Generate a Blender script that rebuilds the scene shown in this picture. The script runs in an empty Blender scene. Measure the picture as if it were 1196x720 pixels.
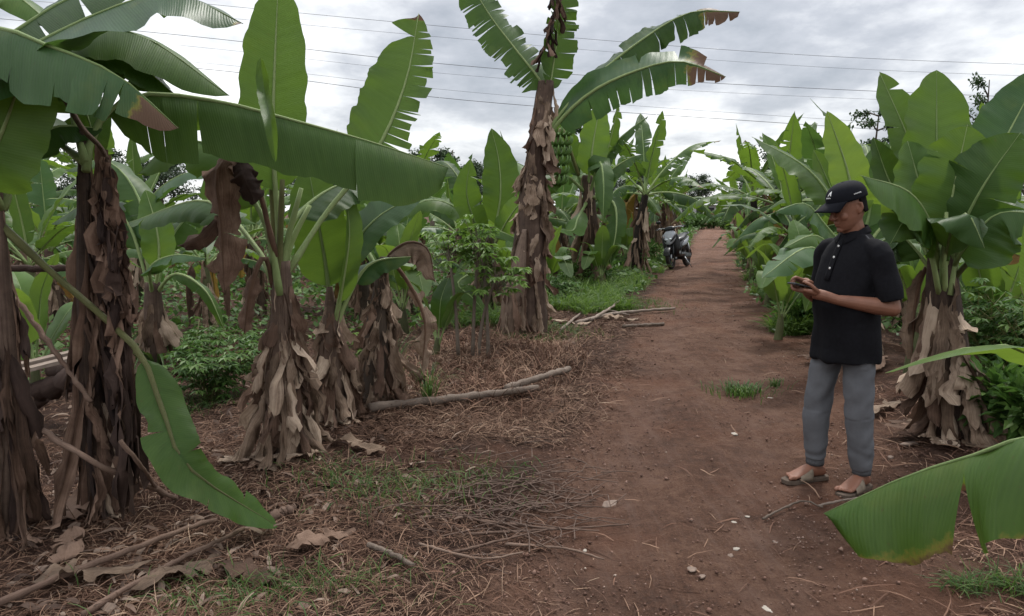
import bpy, bmesh, math, random
import numpy as np
from mathutils import Vector, Matrix, noise as mnoise, Quaternion

scene = bpy.context.scene
COL = scene.collection
rad = math.radians
V = Vector

# ------------------------------------------------------------------ camera
CAM_H, PITCH, FPX = 1.55, rad(7.2), 900.0
cam_data = bpy.data.cameras.new('camera')
cam_data.sensor_width = 36.0
cam_data.lens = FPX / 1196 * 36.0
cam_data.clip_start = 0.05
cam_data.clip_end = 3000
cam = bpy.data.objects.new('camera', cam_data)
COL.objects.link(cam)
cam.location = (0, 0, CAM_H)
cam.rotation_euler = (math.pi / 2 - PITCH, 0, 0)
scene.camera = cam

cp, sp = math.cos(PITCH), math.sin(PITCH)

def ray(px, py):
    a = (px - 598) / FPX
    b = (360 - py) / FPX
    return V((a, cp + b * sp, -sp + b * cp))

def P(px, py, y):
    """world point seen at photo pixel, at world depth y"""
    r = ray(px, py)
    return V((0, 0, CAM_H)) + r * (y / r.y)

# ------------------------------------------------------------------ terrain
def path_x(y):
    return 0.262 * y - 0.05 + 0.10 * np.sin(y * 0.23 + 0.6)

def gz(x, y):
    """terrain height"""
    o = x - path_x(y)
    z = 0.022 * np.sin(x * 2.1 + 0.4) * np.sin(y * 1.7 + 1.1) + 0.014 * np.sin(x * 5.3 + y * 3.1) + 0.010 * np.sin(x * 3.7 - y * 6.1 + 2)
    side = np.clip((np.abs(o) - 0.7) / 0.8, 0, 1)
    z = z * (0.35 + 0.65 * side)
    # two shallow wheel tracks
    z = z - 0.02 * np.exp(-((o + 0.55) / 0.22) ** 2) - 0.02 * np.exp(-((o - 0.25) / 0.25) ** 2)
    # low bank on the right under the banana row
    z = z + 0.16 * np.exp(-((o - 1.75) / 0.42) ** 2) * np.clip((y - 2.0) / 2, 0, 1) * np.clip((40 - y) / 20, 0, 1)
    z = z + 0.10 * np.exp(-((o + 2.6) / 0.8) ** 2) * np.clip((y - 3.5) / 2, 0, 1) * np.clip((40 - y) / 20, 0, 1)
    return z

def G(px, py):
    """terrain point seen at photo pixel"""
    r = ray(px, py)
    t = CAM_H / max(1e-3, -r.z)
    for _ in range(12):
        p = V((0, 0, CAM_H)) + r * t
        t += (p.z - float(gz(p.x, p.y))) / max(0.05, -r.z) * 0.8
    p = V((0, 0, CAM_H)) + r * t
    p.z = float(gz(p.x, p.y))
    return p

def ground(x, y):
    return V((x, y, float(gz(x, y))))

# ------------------------------------------------------------------ object helpers
def tag(o, label=None, cat=None, group=None, kind=None):
    if label: o['label'] = label
    if cat: o['category'] = cat
    if group: o['group'] = group
    if kind: o['kind'] = kind
    return o

def empty(name, loc, rz=0.0, label=None, cat=None, group=None):
    o = bpy.data.objects.new(name, None)
    o.empty_display_size = 0.2
    COL.objects.link(o)
    o.location = loc
    o.rotation_euler = (0, 0, rz)
    return tag(o, label, cat, group)

def copy_tree(o, parent=None):
    c = o.copy()
    COL.objects.link(c)
    c.parent = parent
    for ch in list(o.children):
        copy_tree(ch, c)
    return c

class MB:
    def __init__(self):
        self.v = []; self.f = []; self.uv = []; self.dry = []
    def add(self, p, uv=(0, 0), dry=0.0):
        self.v.append((p[0], p[1], p[2])); self.uv.append(uv); self.dry.append(dry)
        return len(self.v) - 1
    def grid(self, rows, uvs=None, drys=None, close=False):
        base = len(self.v)
        n, m = len(rows), len(rows[0])
        for i, r in enumerate(rows):
            for j, p in enumerate(r):
                self.add(p, uvs[i][j] if uvs else (j / max(1, m - 1), i / max(1, n - 1)), drys[i][j] if drys else 0.0)
        for i in range(n - 1):
            for j in range(m if close else m - 1):
                a = base + i * m + j; b = base + i * m + (j + 1) % m
                self.f.append((a, b, b + m, a + m))
        return base
    def tube(self, pts, radii, seg=8, caps=True, ell=None):
        pts = [V(p) for p in pts]
        n = len(pts)
        if not hasattr(radii, '__len__'): radii = [radii] * n
        t0 = (pts[1] - pts[0]).normalized()
        ref = V((0, 0, 1)) if abs(t0.z) < 0.9 else V((1, 0, 0))
        s = t0.cross(ref).normalized()
        rows = []; L = 0.0; uvs = []
        for i, p in enumerate(pts):
            t = (pts[min(i + 1, n - 1)] - pts[max(i - 1, 0)])
            if t.length < 1e-9: t = t0.copy()
            t.normalize()
            s = (s - t * s.dot(t))
            if s.length < 1e-6: s = t.orthogonal()
            s.normalize()
            b = t.cross(s)
            if i: L += (p - pts[i - 1]).length
            r = radii[i]
            rows.append([p + (s * math.cos(2 * math.pi * k / seg) + b * math.sin(2 * math.pi * k / seg)) * r for k in range(seg)])
            uvs.append([(L, k / seg * 2) for k in range(seg)])
        base = self.grid(rows, uvs, close=True)
        if caps:
            self.f.append(tuple(base + k for k in range(seg))[::-1])
            e = base + (n - 1) * seg
            self.f.append(tuple(e + k for k in range(seg)))
        return base
    def box(self, c, size, rot=None):
        c = V(c); x, y, z = [q / 2 for q in size]
        co = [V((sx * x, sy * y, sz * z)) for sz in (-1, 1) for sy in (-1, 1) for sx in (-1, 1)]
        if rot is not None: co = [rot @ q for q in co]
        b = len(self.v)
        for q in co: self.add(c + q)
        for f in ((0, 2, 3, 1), (4, 5, 7, 6), (0, 1, 5, 4), (2, 6, 7, 3), (0, 4, 6, 2), (1, 3, 7, 5)):
            self.f.append(tuple(b + k for k in f))
    def ellipsoid(self, c, r, rot=None, nu=16, nv=10):
        c = V(c); rows = []
        for i in range(nv + 1):
            th = math.pi * i / nv
            row = []
            for k in range(nu):
                ph = 2 * math.pi * k / nu
                q = V((r[0] * math.sin(th) * math.cos(ph), r[1] * math.sin(th) * math.sin(ph), r[2] * math.cos(th)))
                if rot is not None: q = rot @ q
                row.append(c + q)
            rows.append(row)
        self.grid(rows, close=True)
    def mesh(self, name, smooth=True):
        me = bpy.data.meshes.new(name)
        me.from_pydata(self.v, [], self.f)
        uvl = me.uv_layers.new(name='UVMap')
        li = np.empty(len(me.loops), dtype=np.int32)
        me.loops.foreach_get('vertex_index', li)
        uv = np.array(self.uv, dtype=np.float32).reshape(-1, 2)
        uvl.data.foreach_set('uv', uv[li].ravel())
        at = me.attributes.new('dry', 'FLOAT', 'POINT')
        at.data.foreach_set('value', np.array(self.dry, dtype=np.float32))
        if smooth:
            me.polygons.foreach_set('use_smooth', np.ones(len(me.polygons), dtype=bool))
        me.update()
        return me
    def build(self, name, mat, parent=None, smooth=True, loc=None, **kw):
        me = self.mesh(name, smooth)
        me.materials.append(mat)
        o = bpy.data.objects.new(name, me)
        COL.objects.link(o)
        if parent is not None: o.parent = parent
        if loc is not None: o.location = loc
        return tag(o, **kw)

def spline(pts, n):
    pts = [V(p) for p in pts]
    if len(pts) == 2:
        return [pts[0].lerp(pts[1], i / (n - 1)) for i in range(n)]
    q = [pts[0] * 2 - pts[1]] + pts + [pts[-1] * 2 - pts[-2]]
    dense = []
    for i in range(1, len(q) - 2):
        p0, p1, p2, p3 = q[i - 1:i + 3]
        for k in range(16):
            t = k / 16
            dense.append(0.5 * ((2 * p1) + (p2 - p0) * t + (2 * p0 - 5 * p1 + 4 * p2 - p3) * t * t + (3 * p1 - p0 - 3 * p2 + p3) * t ** 3))
    dense.append(pts[-1])
    L = [0]
    for a, b in zip(dense, dense[1:]): L.append(L[-1] + (b - a).length)
    out = []; j = 0
    for i in range(n):
        s = L[-1] * i / (n - 1)
        while j < len(L) - 2 and L[j + 1] < s: j += 1
        d = L[j + 1] - L[j]
        out.append(dense[j].lerp(dense[j + 1], (s - L[j]) / d if d > 1e-9 else 0))
    return out

# ------------------------------------------------------------------ materials
class N:
    """tiny node-graph helper"""
    def __init__(self, tree): self.t = tree
    def new(self, kind, **kw):
        n = self.t.nodes.new(kind)
        for k, v in kw.items(): setattr(n, k, v)
        return n
    def link(self, a, b): self.t.links.new(a, b)
    def noise(self, vec, scale, detail=4, rough=0.55):
        n = self.new('ShaderNodeTexNoise')
        n.inputs['Scale'].default_value = scale; n.inputs['Detail'].default_value = detail
        n.inputs['Roughness'].default_value = rough
        if vec is not None: self.link(vec, n.inputs['Vector'])
        return n.outputs['Fac']
    def ramp(self, fac, stops):
        n = self.new('ShaderNodeValToRGB')
        e = n.color_ramp.elements
        while len(e) < len(stops): e.new(0.5)
        for el, (p, c) in zip(e, stops):
            el.position = p; el.color = (*c, 1) if len(c) == 3 else c
        self.link(fac, n.inputs['Fac'])
        return n.outputs['Color']
    def math(self, op, a, b=None, clamp=False):
        n = self.new('ShaderNodeMath', operation=op, use_clamp=clamp)
        for i, q in enumerate((a, b)):
            if q is None: continue
            if hasattr(q, 'is_linked'): self.link(q, n.inputs[i])
            else: n.inputs[i].default_value = q
        return n.outputs[0]
    def mix(self, fac, a, b, blend='MIX'):
        n = self.new('ShaderNodeMix', data_type='RGBA', blend_type=blend)
        for s, q in ((n.inputs[0], fac), (n.inputs[6], a), (n.inputs[7], b)):
            if hasattr(q, 'is_linked'): self.link(q, s)
            elif isinstance(q, (int, float)): s.default_value = q
            else: s.default_value = (*q, 1)
        return n.outputs[2]
    def maprange(self, v, a, b, c=0, d=1):
        n = self.new('ShaderNodeMapRange')
        self.link(v, n.inputs[0])
        for i, q in enumerate((a, b, c, d)): n.inputs[i + 1].default_value = q
        return n.outputs[0]
    def bump(self, h, strength=0.4, dist=0.02):
        n = self.new('ShaderNodeBump')
        n.inputs['Strength'].default_value = strength; n.inputs['Distance'].default_value = dist
        self.link(h, n.inputs['Height'])
        return n.outputs['Normal']

def material(name, fn):
    m = bpy.data.materials.new(name)
    m.use_nodes = True
    t = m.node_tree
    t.nodes.clear()
    n = N(t)
    out = n.new('ShaderNodeOutputMaterial')
    s = fn(n)
    n.link(s, out.inputs['Surface'])
    return m

def principled(n, col, rough=0.6, spec=0.4, normal=None, metal=0.0):
    b = n.new('ShaderNodeBsdfPrincipled')
    if hasattr(col, 'is_linked'): n.link(col, b.inputs['Base Color'])
    else: b.inputs['Base Color'].default_value = (*col, 1)
    if hasattr(rough, 'is_linked'): n.link(rough, b.inputs['Roughness'])
    else: b.inputs['Roughness'].default_value = rough
    b.inputs['Specular IOR Level'].default_value = spec
    b.inputs['Metallic'].default_value = metal
    if normal is not None: n.link(normal, b.inputs['Normal'])
    return b.outputs[0]

def scale_col(c, k): return tuple(q * k for q in c)

def leaf_mat(name, dark, light, trans, tfac=0.35, rough=0.42, drycol=(0.13, 0.075, 0.045)):
    def fn(n):
        uvn = n.new('ShaderNodeUVMap'); uv = uvn.outputs[0]
        sep = n.new('ShaderNodeSeparateXYZ'); n.link(uv, sep.inputs[0])
        u, v = sep.outputs[0], sep.outputs[1]
        va = n.math('ABSOLUTE', v)
        geo = n.new('ShaderNodeNewGeometry')
        oi = n.new('ShaderNodeObjectInfo')
        tc = n.new('ShaderNodeTexCoord')
        big = n.noise(tc.outputs['Object'], 4.0, 4)
        # lateral veins: sweep slightly towards the tip
        uu = n.math('SUBTRACT', u, n.math('MULTIPLY', va, 0.05))
        w1 = n.math('SINE', n.math('MULTIPLY', uu, 520.0))
        w2 = n.math('SINE', n.math('MULTIPLY', uu, 96.0))
        comb = n.new('ShaderNodeCombineXYZ'); n.link(n.math('MULTIPLY', uu, 30.0), comb.inputs[0]); n.link(v, comb.inputs[1]); n.link(oi.outputs['Random'], comb.inputs[2])
        stn = n.noise(comb.outputs[0], 1.0, 5, 0.7)
        fac = n.math('ADD', n.math('MULTIPLY', big, 0.55), n.math('MULTIPLY', stn, 0.55))
        fac = n.math('ADD', fac, n.math('MULTIPLY', w1, 0.035))
        fac = n.math('ADD', fac, n.math('MULTIPLY', n.math('SUBTRACT', oi.outputs['Random'], 0.5), 0.35))
        col = n.ramp(fac, [(0.25, dark), (0.85, light)])
        col = n.mix(n.math('MULTIPLY', geo.outputs['Backfacing'], 0.45), col, tuple(0.6 * c + 0.05 for c in light))
        yel = n.noise(tc.outputs['Object'], 2.3, 5, 0.65)
        col = n.mix(n.maprange(yel, 0.56, 0.74, 0, 0.5), col, (0.125, 0.150, 0.030))
        spn = n.noise(tc.outputs['Object'], 55.0, 3, 0.6)
        col = n.mix(n.maprange(spn, 0.66, 0.71, 0, 0.55), col, (0.075, 0.058, 0.022))
        dus = n.noise(comb.outputs[0], 2.3, 5, 0.75)
        col = n.mix(n.maprange(dus, 0.50, 0.75, 0, 0.35), col, tuple(0.7 * q + 0.02 for q in light))
        # yellow-brown weathering from the margin inwards
        at = n.new('ShaderNodeAttribute', attribute_name='dry')
        dn = n.noise(tc.outputs['Object'], 13.0, 6, 0.7)
        d = n.math('ADD', at.outputs['Fac'], n.math('MULTIPLY', n.math('SUBTRACT', dn, 0.5), 1.0))
        col = n.mix(n.maprange(d, 0.42, 0.55), col, (0.20, 0.19, 0.035))
        col = n.mix(n.maprange(d, 0.55, 0.68), col, drycol)
        bmp = n.bump(n.math('ADD', n.math('MULTIPLY', w1, 0.25), n.math('ADD', n.math('MULTIPLY', w2, 0.35), n.math('MULTIPLY', stn, 2.5))), 0.24, 0.004)
        p = principled(n, col, rough, 0.24, bmp)
        tr = n.new('ShaderNodeBsdfTranslucent')
        tcol = n.mix(n.maprange(d, 0.45, 0.6), n.mix(fac, scale_col(trans, 0.7), trans), (0.10, 0.055, 0.03))
        n.link(tcol, tr.inputs['Color'])
        mx = n.new('ShaderNodeMixShader'); mx.inputs[0].default_value = tfac
        n.link(p, mx.inputs[1]); n.link(tr.outputs[0], mx.inputs[2])
        return mx.outputs[0]
    return material(name, fn)

def fibre_mat(name, stops, scale=8.0, rough=0.85, tfac=0.12, streak=26.0):
    """dead leaf / sheath / stem: fibrous streaks along u, every object its own shade"""
    def fn(n):
        uvn = n.new('ShaderNodeUVMap')
        oi = n.new('ShaderNodeObjectInfo')
        tc = n.new('ShaderNodeTexCoord')
        mp = n.new('ShaderNodeMapping'); n.link(uvn.outputs[0], mp.inputs[0])
        mp.inputs['Scale'].default_value = (1.2, streak, 1)
        st = n.noise(mp.outputs[0], 1.0, 4, 0.7)
        nz = n.noise(tc.outputs['Object'], scale, 5, 0.65)
        f = n.math('ADD', n.math('MULTIPLY', st, 0.5), n.math('MULTIPLY', nz, 0.5))
        f = n.math('ADD', f, n.math('MULTIPLY', n.math('SUBTRACT', oi.outputs['Random'], 0.5), 0.34))
        col = n.ramp(f, stops)
        bmp = n.bump(n.math('ADD', st, nz), 0.6, 0.01)
        p = principled(n, col, rough, 0.25, bmp)
        if not tfac: return p
        tr = n.new('ShaderNodeBsdfTranslucent'); n.link(col, tr.inputs['Color'])
        mx = n.new('ShaderNodeMixShader'); mx.inputs[0].default_value = tfac
        n.link(p, mx.inputs[1]); n.link(tr.outputs[0], mx.inputs[2])
        return mx.outputs[0]
    return material(name, fn)

def plain_mat(name, col, rough=0.6, spec=0.4, var=0.15, scale=30.0, metal=0.0, bump=0.0):
    def fn(n):
        tc = n.new('ShaderNodeTexCoord')
        nz = n.noise(tc.outputs['Object'], scale, 5, 0.6)
        c = n.ramp(nz, [(0.3, scale_col(col, 1 - var)), (0.7, scale_col(col, 1 + var))])
        return principled(n, c, rough, spec, n.bump(nz, bump, 0.01) if bump else None, metal)
    return material(name, fn)

def island_mat(name, stops, rough=0.85, trans=0.0, tcol=None):
    """many separate blades in one mesh: every blade its own shade"""
    def fn(n):
        geo = n.new('ShaderNodeNewGeometry')
        tc = n.new('ShaderNodeTexCoord')
        nz = n.noise(tc.outputs['Object'], 0.9, 3)
        f = n.math('ADD', n.math('MULTIPLY', geo.outputs['Random Per Island'], 0.75), n.math('MULTIPLY', n.math('SUBTRACT', nz, 0.5), 0.7))
        f = n.math('ADD', f, 0.12)
        col = n.ramp(f, stops)
        p = principled(n, col, rough, 0.25)
        if not trans: return p
        tr = n.new('ShaderNodeBsdfTranslucent')
        n.link(n.mix(0.5, col, tcol), tr.inputs['Color'])
        mx = n.new('ShaderNodeMixShader'); mx.inputs[0].default_value = trans
        n.link(p, mx.inputs[1]); n.link(tr.outputs[0], mx.inputs[2])
        return mx.outputs[0]
    return material(name, fn)

LEAF = {
    'mid':   leaf_mat('leaf_mid', (0.028, 0.068, 0.012), (0.080, 0.148, 0.030), (0.17, 0.29, 0.028), 0.36, 0.45),
    'dark':  leaf_mat('leaf_dark', (0.019, 0.052, 0.011), (0.055, 0.110, 0.026), (0.11, 0.20, 0.022), 0.30, 0.45),
    'light': leaf_mat('leaf_light', (0.042, 0.096, 0.019), (0.090, 0.168, 0.038), (0.20, 0.32, 0.035), 0.36),
    'lime':  leaf_mat('leaf_lime', (0.08, 0.16, 0.026), (0.14, 0.24, 0.045), (0.33, 0.46, 0.06), 0.42),
    'blue':  leaf_mat('leaf_bluish', (0.020, 0.058, 0.017), (0.060, 0.124, 0.042), (0.11, 0.22, 0.034), 0.28, 0.40),
}
RIB = {
    'green': fibre_mat('midrib_green', [(0.3, (0.15, 0.22, 0.075)), (0.7, (0.27, 0.34, 0.14))], 10, 0.5, 0.0),
    'olive': fibre_mat('midrib_olive', [(0.3, (0.08, 0.085, 0.03)), (0.7, (0.17, 0.17, 0.06))], 10, 0.55, 0.0),
    'brown': fibre_mat('midrib_brown', [(0.3, (0.06, 0.035, 0.022)), (0.7, (0.17, 0.10, 0.065))], 10, 0.8, 0.0),
}
DRY = {
    'tan':  fibre_mat('dead_leaf_tan', [(0.22, (0.060, 0.040, 0.028)), (0.44, (0.21, 0.145, 0.102)), (0.70, (0.50, 0.385, 0.29))]),
    'brown': fibre_mat('dead_leaf_brown', [(0.22, (0.034, 0.020, 0.014)), (0.5, (0.125, 0.075, 0.052)), (0.78, (0.31, 0.205, 0.15))]),
    'dark': fibre_mat('dead_leaf_dark', [(0.25, (0.016, 0.010, 0.009)), (0.6, (0.055, 0.034, 0.027)), (0.9, (0.12, 0.078, 0.06))]),
    'yellow': fibre_mat('dying_leaf_yellow', [(0.25, (0.10, 0.05, 0.02)), (0.5, (0.26, 0.16, 0.04)), (0.8, (0.30, 0.22, 0.05))], 8, 0.7, 0.3),
}
STEM = {
    'brown': fibre_mat('pseudostem_brown', [(0.25, (0.026, 0.017, 0.013)), (0.5, (0.085, 0.056, 0.042)), (0.8, (0.19, 0.135, 0.10))], 9, 0.85, 0.0, 14),
    'green': fibre_mat('pseudostem_green', [(0.25, (0.03, 0.03, 0.014)), (0.5, (0.075, 0.085, 0.035)), (0.8, (0.14, 0.15, 0.07))], 7, 0.6, 0.0, 14),
    'dark': fibre_mat('pseudostem_dark', [(0.25, (0.012, 0.010, 0.008)), (0.5, (0.038, 0.028, 0.022)), (0.8, (0.09, 0.068, 0.05))], 9, 0.85, 0.0, 14),
}

# ------------------------------------------------------------------ banana leaf
def leaf(root, pts, w, normal=(0, -1, 0.3), normal2=None, blade=0.15, fl=(0.25, 0.1), fr=None, cuts=0, cutsL=None, cutsR=None,
         gap=0.12, segvar=0.25, hangL=0.0, hangR=0.0, wav=0.06, seed=0, mat='mid', rib='green', ribr=0.016, dry=0.0, tipdry=0.0,
         edgedry=0.0, n=34, m=6, name='leaf', cutfrom=0.1, wl=1.0, wr=1.0, label=None, world=True, drymat=None, crumple=0.0, sharp=0.0, mrib=True):
    """one banana leaf = a blade mesh, with its stalk and midrib as a sub-part"""
    rng = random.Random(seed * 7919 + 13)
    off = V(root.location) if world else V((0, 0, 0))
    C = [p - off for p in spline(pts, 61)]
    L = sum((b - a).length for a, b in zip(C, C[1:]))
    if fr is None: fr = fl
    def jitter(cl):
        return None if cl is None else sorted(min(.97, max(.03, c + rng.uniform(-.032, .032))) for c in cl)
    cutsL, cutsR = jitter(cutsL), jitter(cutsR)
    n0 = V(normal); n1 = V(normal2) if normal2 else n0
    def at(u):
        s = (blade + (1 - blade) * max(0.0, min(1.0, u))) * 60
        i = min(59, int(s)); t = s - i
        p = C[i].lerp(C[i + 1], t)
        a = C[max(0, i - 1)]; b = C[min(60, i + 2)]
        T = (b - a).normalized()
        h = n0.lerp(n1, u)
        Nn = h - T * h.dot(T)
        if Nn.length < 1e-4: Nn = T.orthogonal()
        Nn.normalize()
        return p, T, Nn, T.cross(Nn)
    def width(u):
        a = (1 - (1 - min(u / 0.22, 1)) ** 2) ** 0.5
        k = max(0.0, (u - 0.45) / 0.55)
        b = max(0.0, 1 - k ** (2.3 - sharp)) ** (0.72 + 0.3 * sharp)
        return w * a * b
    mb = MB()
    Lb = L * (1 - blade)
    ph = rng.uniform(0, 6.28)
    for side, (a0, a1), hang, cc, ww in ((1, fl, hangL, cutsL, wl), (-1, fr, hangR, cutsR, wr)):
        if cc is None:
            k = cuts if isinstance(cuts, int) else 0
            cc = sorted(rng.uniform(0.08, 0.96) for _ in range(k))
            cc = [c for i, c in enumerate(cc) if i == 0 or c - cc[i - 1] > 0.012]
        ed = [0.0] + list(cc) + [1.0]
        for ua, ub in zip(ed, ed[1:]):
            k = max(3, int(math.ceil(n * (ub - ua))))
            uc = (ua + ub) / 2
            torn = len(ed) > 2
            sd = rng.gauss(0, segvar) if torn else 0.0
            tw = rng.gauss(0, segvar * 0.6) if torn else 0.0
            g = gap * rng.uniform(0.3, 1.6) if torn else 0.0
            hg = min(1.0, max(0.0, hang * rng.uniform(0.75, 1.3)))
            shrt = (1.0 - 0.3 * rng.random() ** 2) if torn else 1.0
            cf = cutfrom + (0.55 * rng.random() ** 2 if torn else 0)
            if torn and rng.random() < .25: g *= .15
            rows, uvs, drs = [], [], []
            for r in range(k + 1):
                u = ua + (ub - ua) * r / k
                p, T, Nn, S = at(u)
                h = width(u) * ww * shrt * (1 + 0.035 * math.sin(u * 37 + ph) + 0.02 * rng.uniform(-1, 1))
                q = p.copy(); row = [q.copy()]; ur = [(u * Lb, 0.0)]; dr = [dry]
                for c in range(1, m + 1):
                    v = c / m
                    rv = max(0.0, (v - cf) / (1 - cf))
                    a = a0 + a1 * v + sd * rv + tw * rv * (r / k - 0.5) * 2 + wav * v * (math.sin(u * 19 + ph + side) + 0.6 * math.sin(u * 43 + 2 * ph)) 
                    d = S * (side * math.cos(a)) + Nn * math.sin(a)
                    if hg:
                        d = d.lerp(V((0, 0, -1)), hg * min(1, 0.35 + v)).normalized()
                    q = q + d * (h / m) + T * (0.10 * h / m)
                    x = q + T * ((uc - u) * Lb * g * rv)
                    if crumple:
                        nv = mnoise.noise_vector(x * 7 + V((seed, 0, 0))) * 0.65 + mnoise.noise_vector(x * 19 + V((seed, 5, 0))) * 0.35
                        x = x + nv * crumple * (0.25 + v)
                    row.append(x); ur.append((u * Lb, side * v))
                    dd = dry
                    if edgedry: dd = max(dd, edgedry * max(0.0, (v - 0.55) / 0.45) * (0.6 + 0.8 * mnoise.noise(V((u * 9, side * 3, seed)))))
                    if tipdry: dd = max(dd, min(1, max(0.0, (u - (1 - tipdry)) / tipdry * 1.6 + 0.25)) if u > 1 - tipdry else dd)
                    dr.append(dd)
                if side < 0:
                    row.reverse(); ur.reverse(); dr.reverse()
                rows.append(row); uvs.append(ur); drs.append(dr)
            mb.grid([list(r_) for r_ in rows], uvs, drs)
    lm = drymat if drymat else LEAF[mat]
    o = mb.build(name, lm, root, label=label)
    if mrib:
        rb = MB()
        idx = list(range(0, 61, 4))
        R = [ribr * (1.0 if i / 60 < blade else max(0.12, 1 - (i / 60 - blade) / (1 - blade) * 0.95)) * (1.35 if i < 5 else 1) for i in idx]
        cen = []
        for i in idx:
            u = (i / 60 - blade) / (1 - blade)
            _, T, Nn, S = at(max(0, u))
            cen.append(C[i] - Nn * R[len(cen)] * 0.12)
        rb.tube(cen, R, 6)
        rb.build('midrib', RIB[rib], o)
    return o

# ------------------------------------------------------------------ trunk and dead skirt
def trunk(root, pts, radii, mat='brown', seg=14, n=26, lump=0.16, seed=0, world=True, name='pseudostem'):
    off = V(root.location) if world else V((0, 0, 0))
    C = [p - off for p in spline(pts, n)]
    rr = [radii[0] + 0] * n
    k = len(radii) - 1
    for i in range(n):
        t = i / (n - 1) * k; j = min(k - 1, int(t))
        rr[i] = radii[j] + (radii[j + 1] - radii[j]) * (t - j)
    mb = MB(); rows = []; uvs = []; L = 0
    for i, p in enumerate(C):
        if i: L += (p - C[i - 1]).length
        row = []; ur = []
        for s in range(seg):
            a = 2 * math.pi * s / seg
            q = 1 + lump * mnoise.noise(V((math.cos(a) * 1.6, math.sin(a) * 1.6, L * 2.5 + seed * 3.1))) + lump * 0.6 * mnoise.noise(V((math.cos(a) * 5, math.sin(a) * 5, L * 5 + seed)))
            row.append(p + V((math.cos(a), math.sin(a), 0)) * rr[i] * q); ur.append((L, 2 * s / seg))
        rows.append(row); uvs.append(ur)
    b = mb.grid(rows, uvs, close=True)
    mb.f.append(tuple(b + k for k in range(seg))[::-1]); e = b + (n - 1) * seg
    mb.f.append(tuple(e + k for k in range(seg)))
    return mb.build(name, STEM[mat], root), C, rr

def strip(root, C, rr, rng, t0, ang, length, width, flare=0.06, curl=0.6, mats=('tan', 'brown'), crump=0.03, name='dead_leaf', n=13, floor=None, droopz=1.0, twist=0.7, swing=0.25, kickk=1.0):
    """one dead leaf sheath hanging down beside the stem"""
    k = t0 * (len(C) - 1); i = min(len(C) - 2, int(k))
    p = C[i].lerp(C[i + 1], k - i); r = rr[i]
    rd = V((math.cos(ang), math.sin(ang), 0)); tg = V((-math.sin(ang), math.cos(ang), 0))
    mb = MB(); rows = []; uvs = []; m = 7
    sgn = rng.choice((-1, 1)); tw = rng.uniform(-twist, twist); sway = rng.uniform(-swing, swing)
    sd = rng.uniform(0, 50)
    kick = rng.uniform(-0.3, 1.5) * kickk; kt = rng.uniform(.45, .85); prof = rng.uniform(.6, 1.5); lob = rng.uniform(0, 6.28)
    for a in range(n):
        t = a / (n - 1)
        out = r * 0.9 + flare * (math.sin(min(1, t * 1.5) * math.pi / 2) * (0.5 + 0.7 * t)) + max(0, t - kt) * kick * length * .45 + .018 * math.sin(t * 9 + sd) * t
        z = -length * t * droopz + 0.06 * length * math.sin(t * 3.14) + max(0, t - kt) * abs(kick) * length * .22
        c = p + rd * out + tg * (sway * length * t * t + .006 * math.sin(t * 7 + lob)) + V((0, 0, z))
        ww = width * (0.45 + 0.75 * t ** prof) * (1 + .07 * math.sin(t * 11 + lob) + rng.uniform(-.13, .13)) * (1 - 0.35 * max(0, t - 0.9) / 0.1)
        ca, sa = math.cos(tw * t * 2), math.sin(tw * t * 2)
        t2 = tg * ca + rd * sa; r2 = rd * ca - tg * sa
        row = []; ur = []
        for b in range(m):
            v = b / (m - 1) * 2 - 1
            an = v * (0.5 + curl * (0.6 + 1.1 * t))
            q = c + t2 * (ww * 0.55 * math.sin(an)) - r2 * (ww * 0.55 * (1 - math.cos(an)) * sgn * 1.2)
            q = q + (mnoise.noise_vector(q * 9 + V((sd, 0, 0))) * 0.5 + mnoise.noise_vector(q * 34 + V((0, sd, 0))) * 0.5) * crump * (0.35 + t)
            if a >= n - 2: q = q + V((0, 0, rng.uniform(-.06, .06) * length))
            if floor is not None and q.z < floor: q.z = floor + 0.01 * (b % 2)
            row.append(q); ur.append((t * length, v * 0.5 * width * 6))
        rows.append(row); uvs.append(ur)
    mb.grid(rows, uvs)
    return mb.build(name, DRY[rng.choice(mats)], root)

def skirt(root, C, rr, seed, count, zr=(0.15, 0.95), length=(0.35, 0.8), width=(0.07, 0.16), flare=(0.02, 0.12), arc=None, mats=('tan', 'tan', 'brown'), floor=0.0, **kw):
    rng = random.Random(seed)
    for i in range(count):
        t = zr[0] + (zr[1] - zr[0]) * (i + rng.random()) / count
        a = (i * 2.39996 + rng.uniform(-0.4, 0.4)) if arc is None else rng.uniform(*arc)
        strip(root, C, rr, rng, t, a, (rng.uniform(*length) * (1.0 if rng.random() < .7 else 1.35)), rng.uniform(*width), rng.uniform(*flare) * min(1.0, max(.12, 1.25 - t * 1.25)), mats=mats, floor=floor, **kw)
# ------------------------------------------------------------------ sky, sun, exposure
SUN_EL, SUN_AZ = 58, 24            # azimuth measured from +Y towards +X
world = bpy.data.worlds.new('World'); scene.world = world
world.use_nodes = True
wt = world.node_tree; wt.nodes.clear(); wn = N(wt)
wout = wn.new('ShaderNodeOutputWorld'); bg = wn.new('ShaderNodeBackground')
sky = wn.new('ShaderNodeTexSky', sky_type='NISHITA')
sky.sun_disc = False
sky.sun_elevation = rad(SUN_EL); sky.sun_rotation = rad(SUN_AZ)
tc = wn.new('ShaderNodeTexCoord'); sx = wn.new('ShaderNodeSeparateXYZ'); wn.link(tc.outputs['Generated'], sx.inputs[0])
zz = wn.math('ADD', wn.math('MAXIMUM', sx.outputs[2], 0.0), 0.16)
cb = wn.new('ShaderNodeCombineXYZ')
wn.link(wn.math('DIVIDE', sx.outputs[0], zz), cb.inputs[0]); wn.link(wn.math('DIVIDE', sx.outputs[1], zz), cb.inputs[1])
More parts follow.
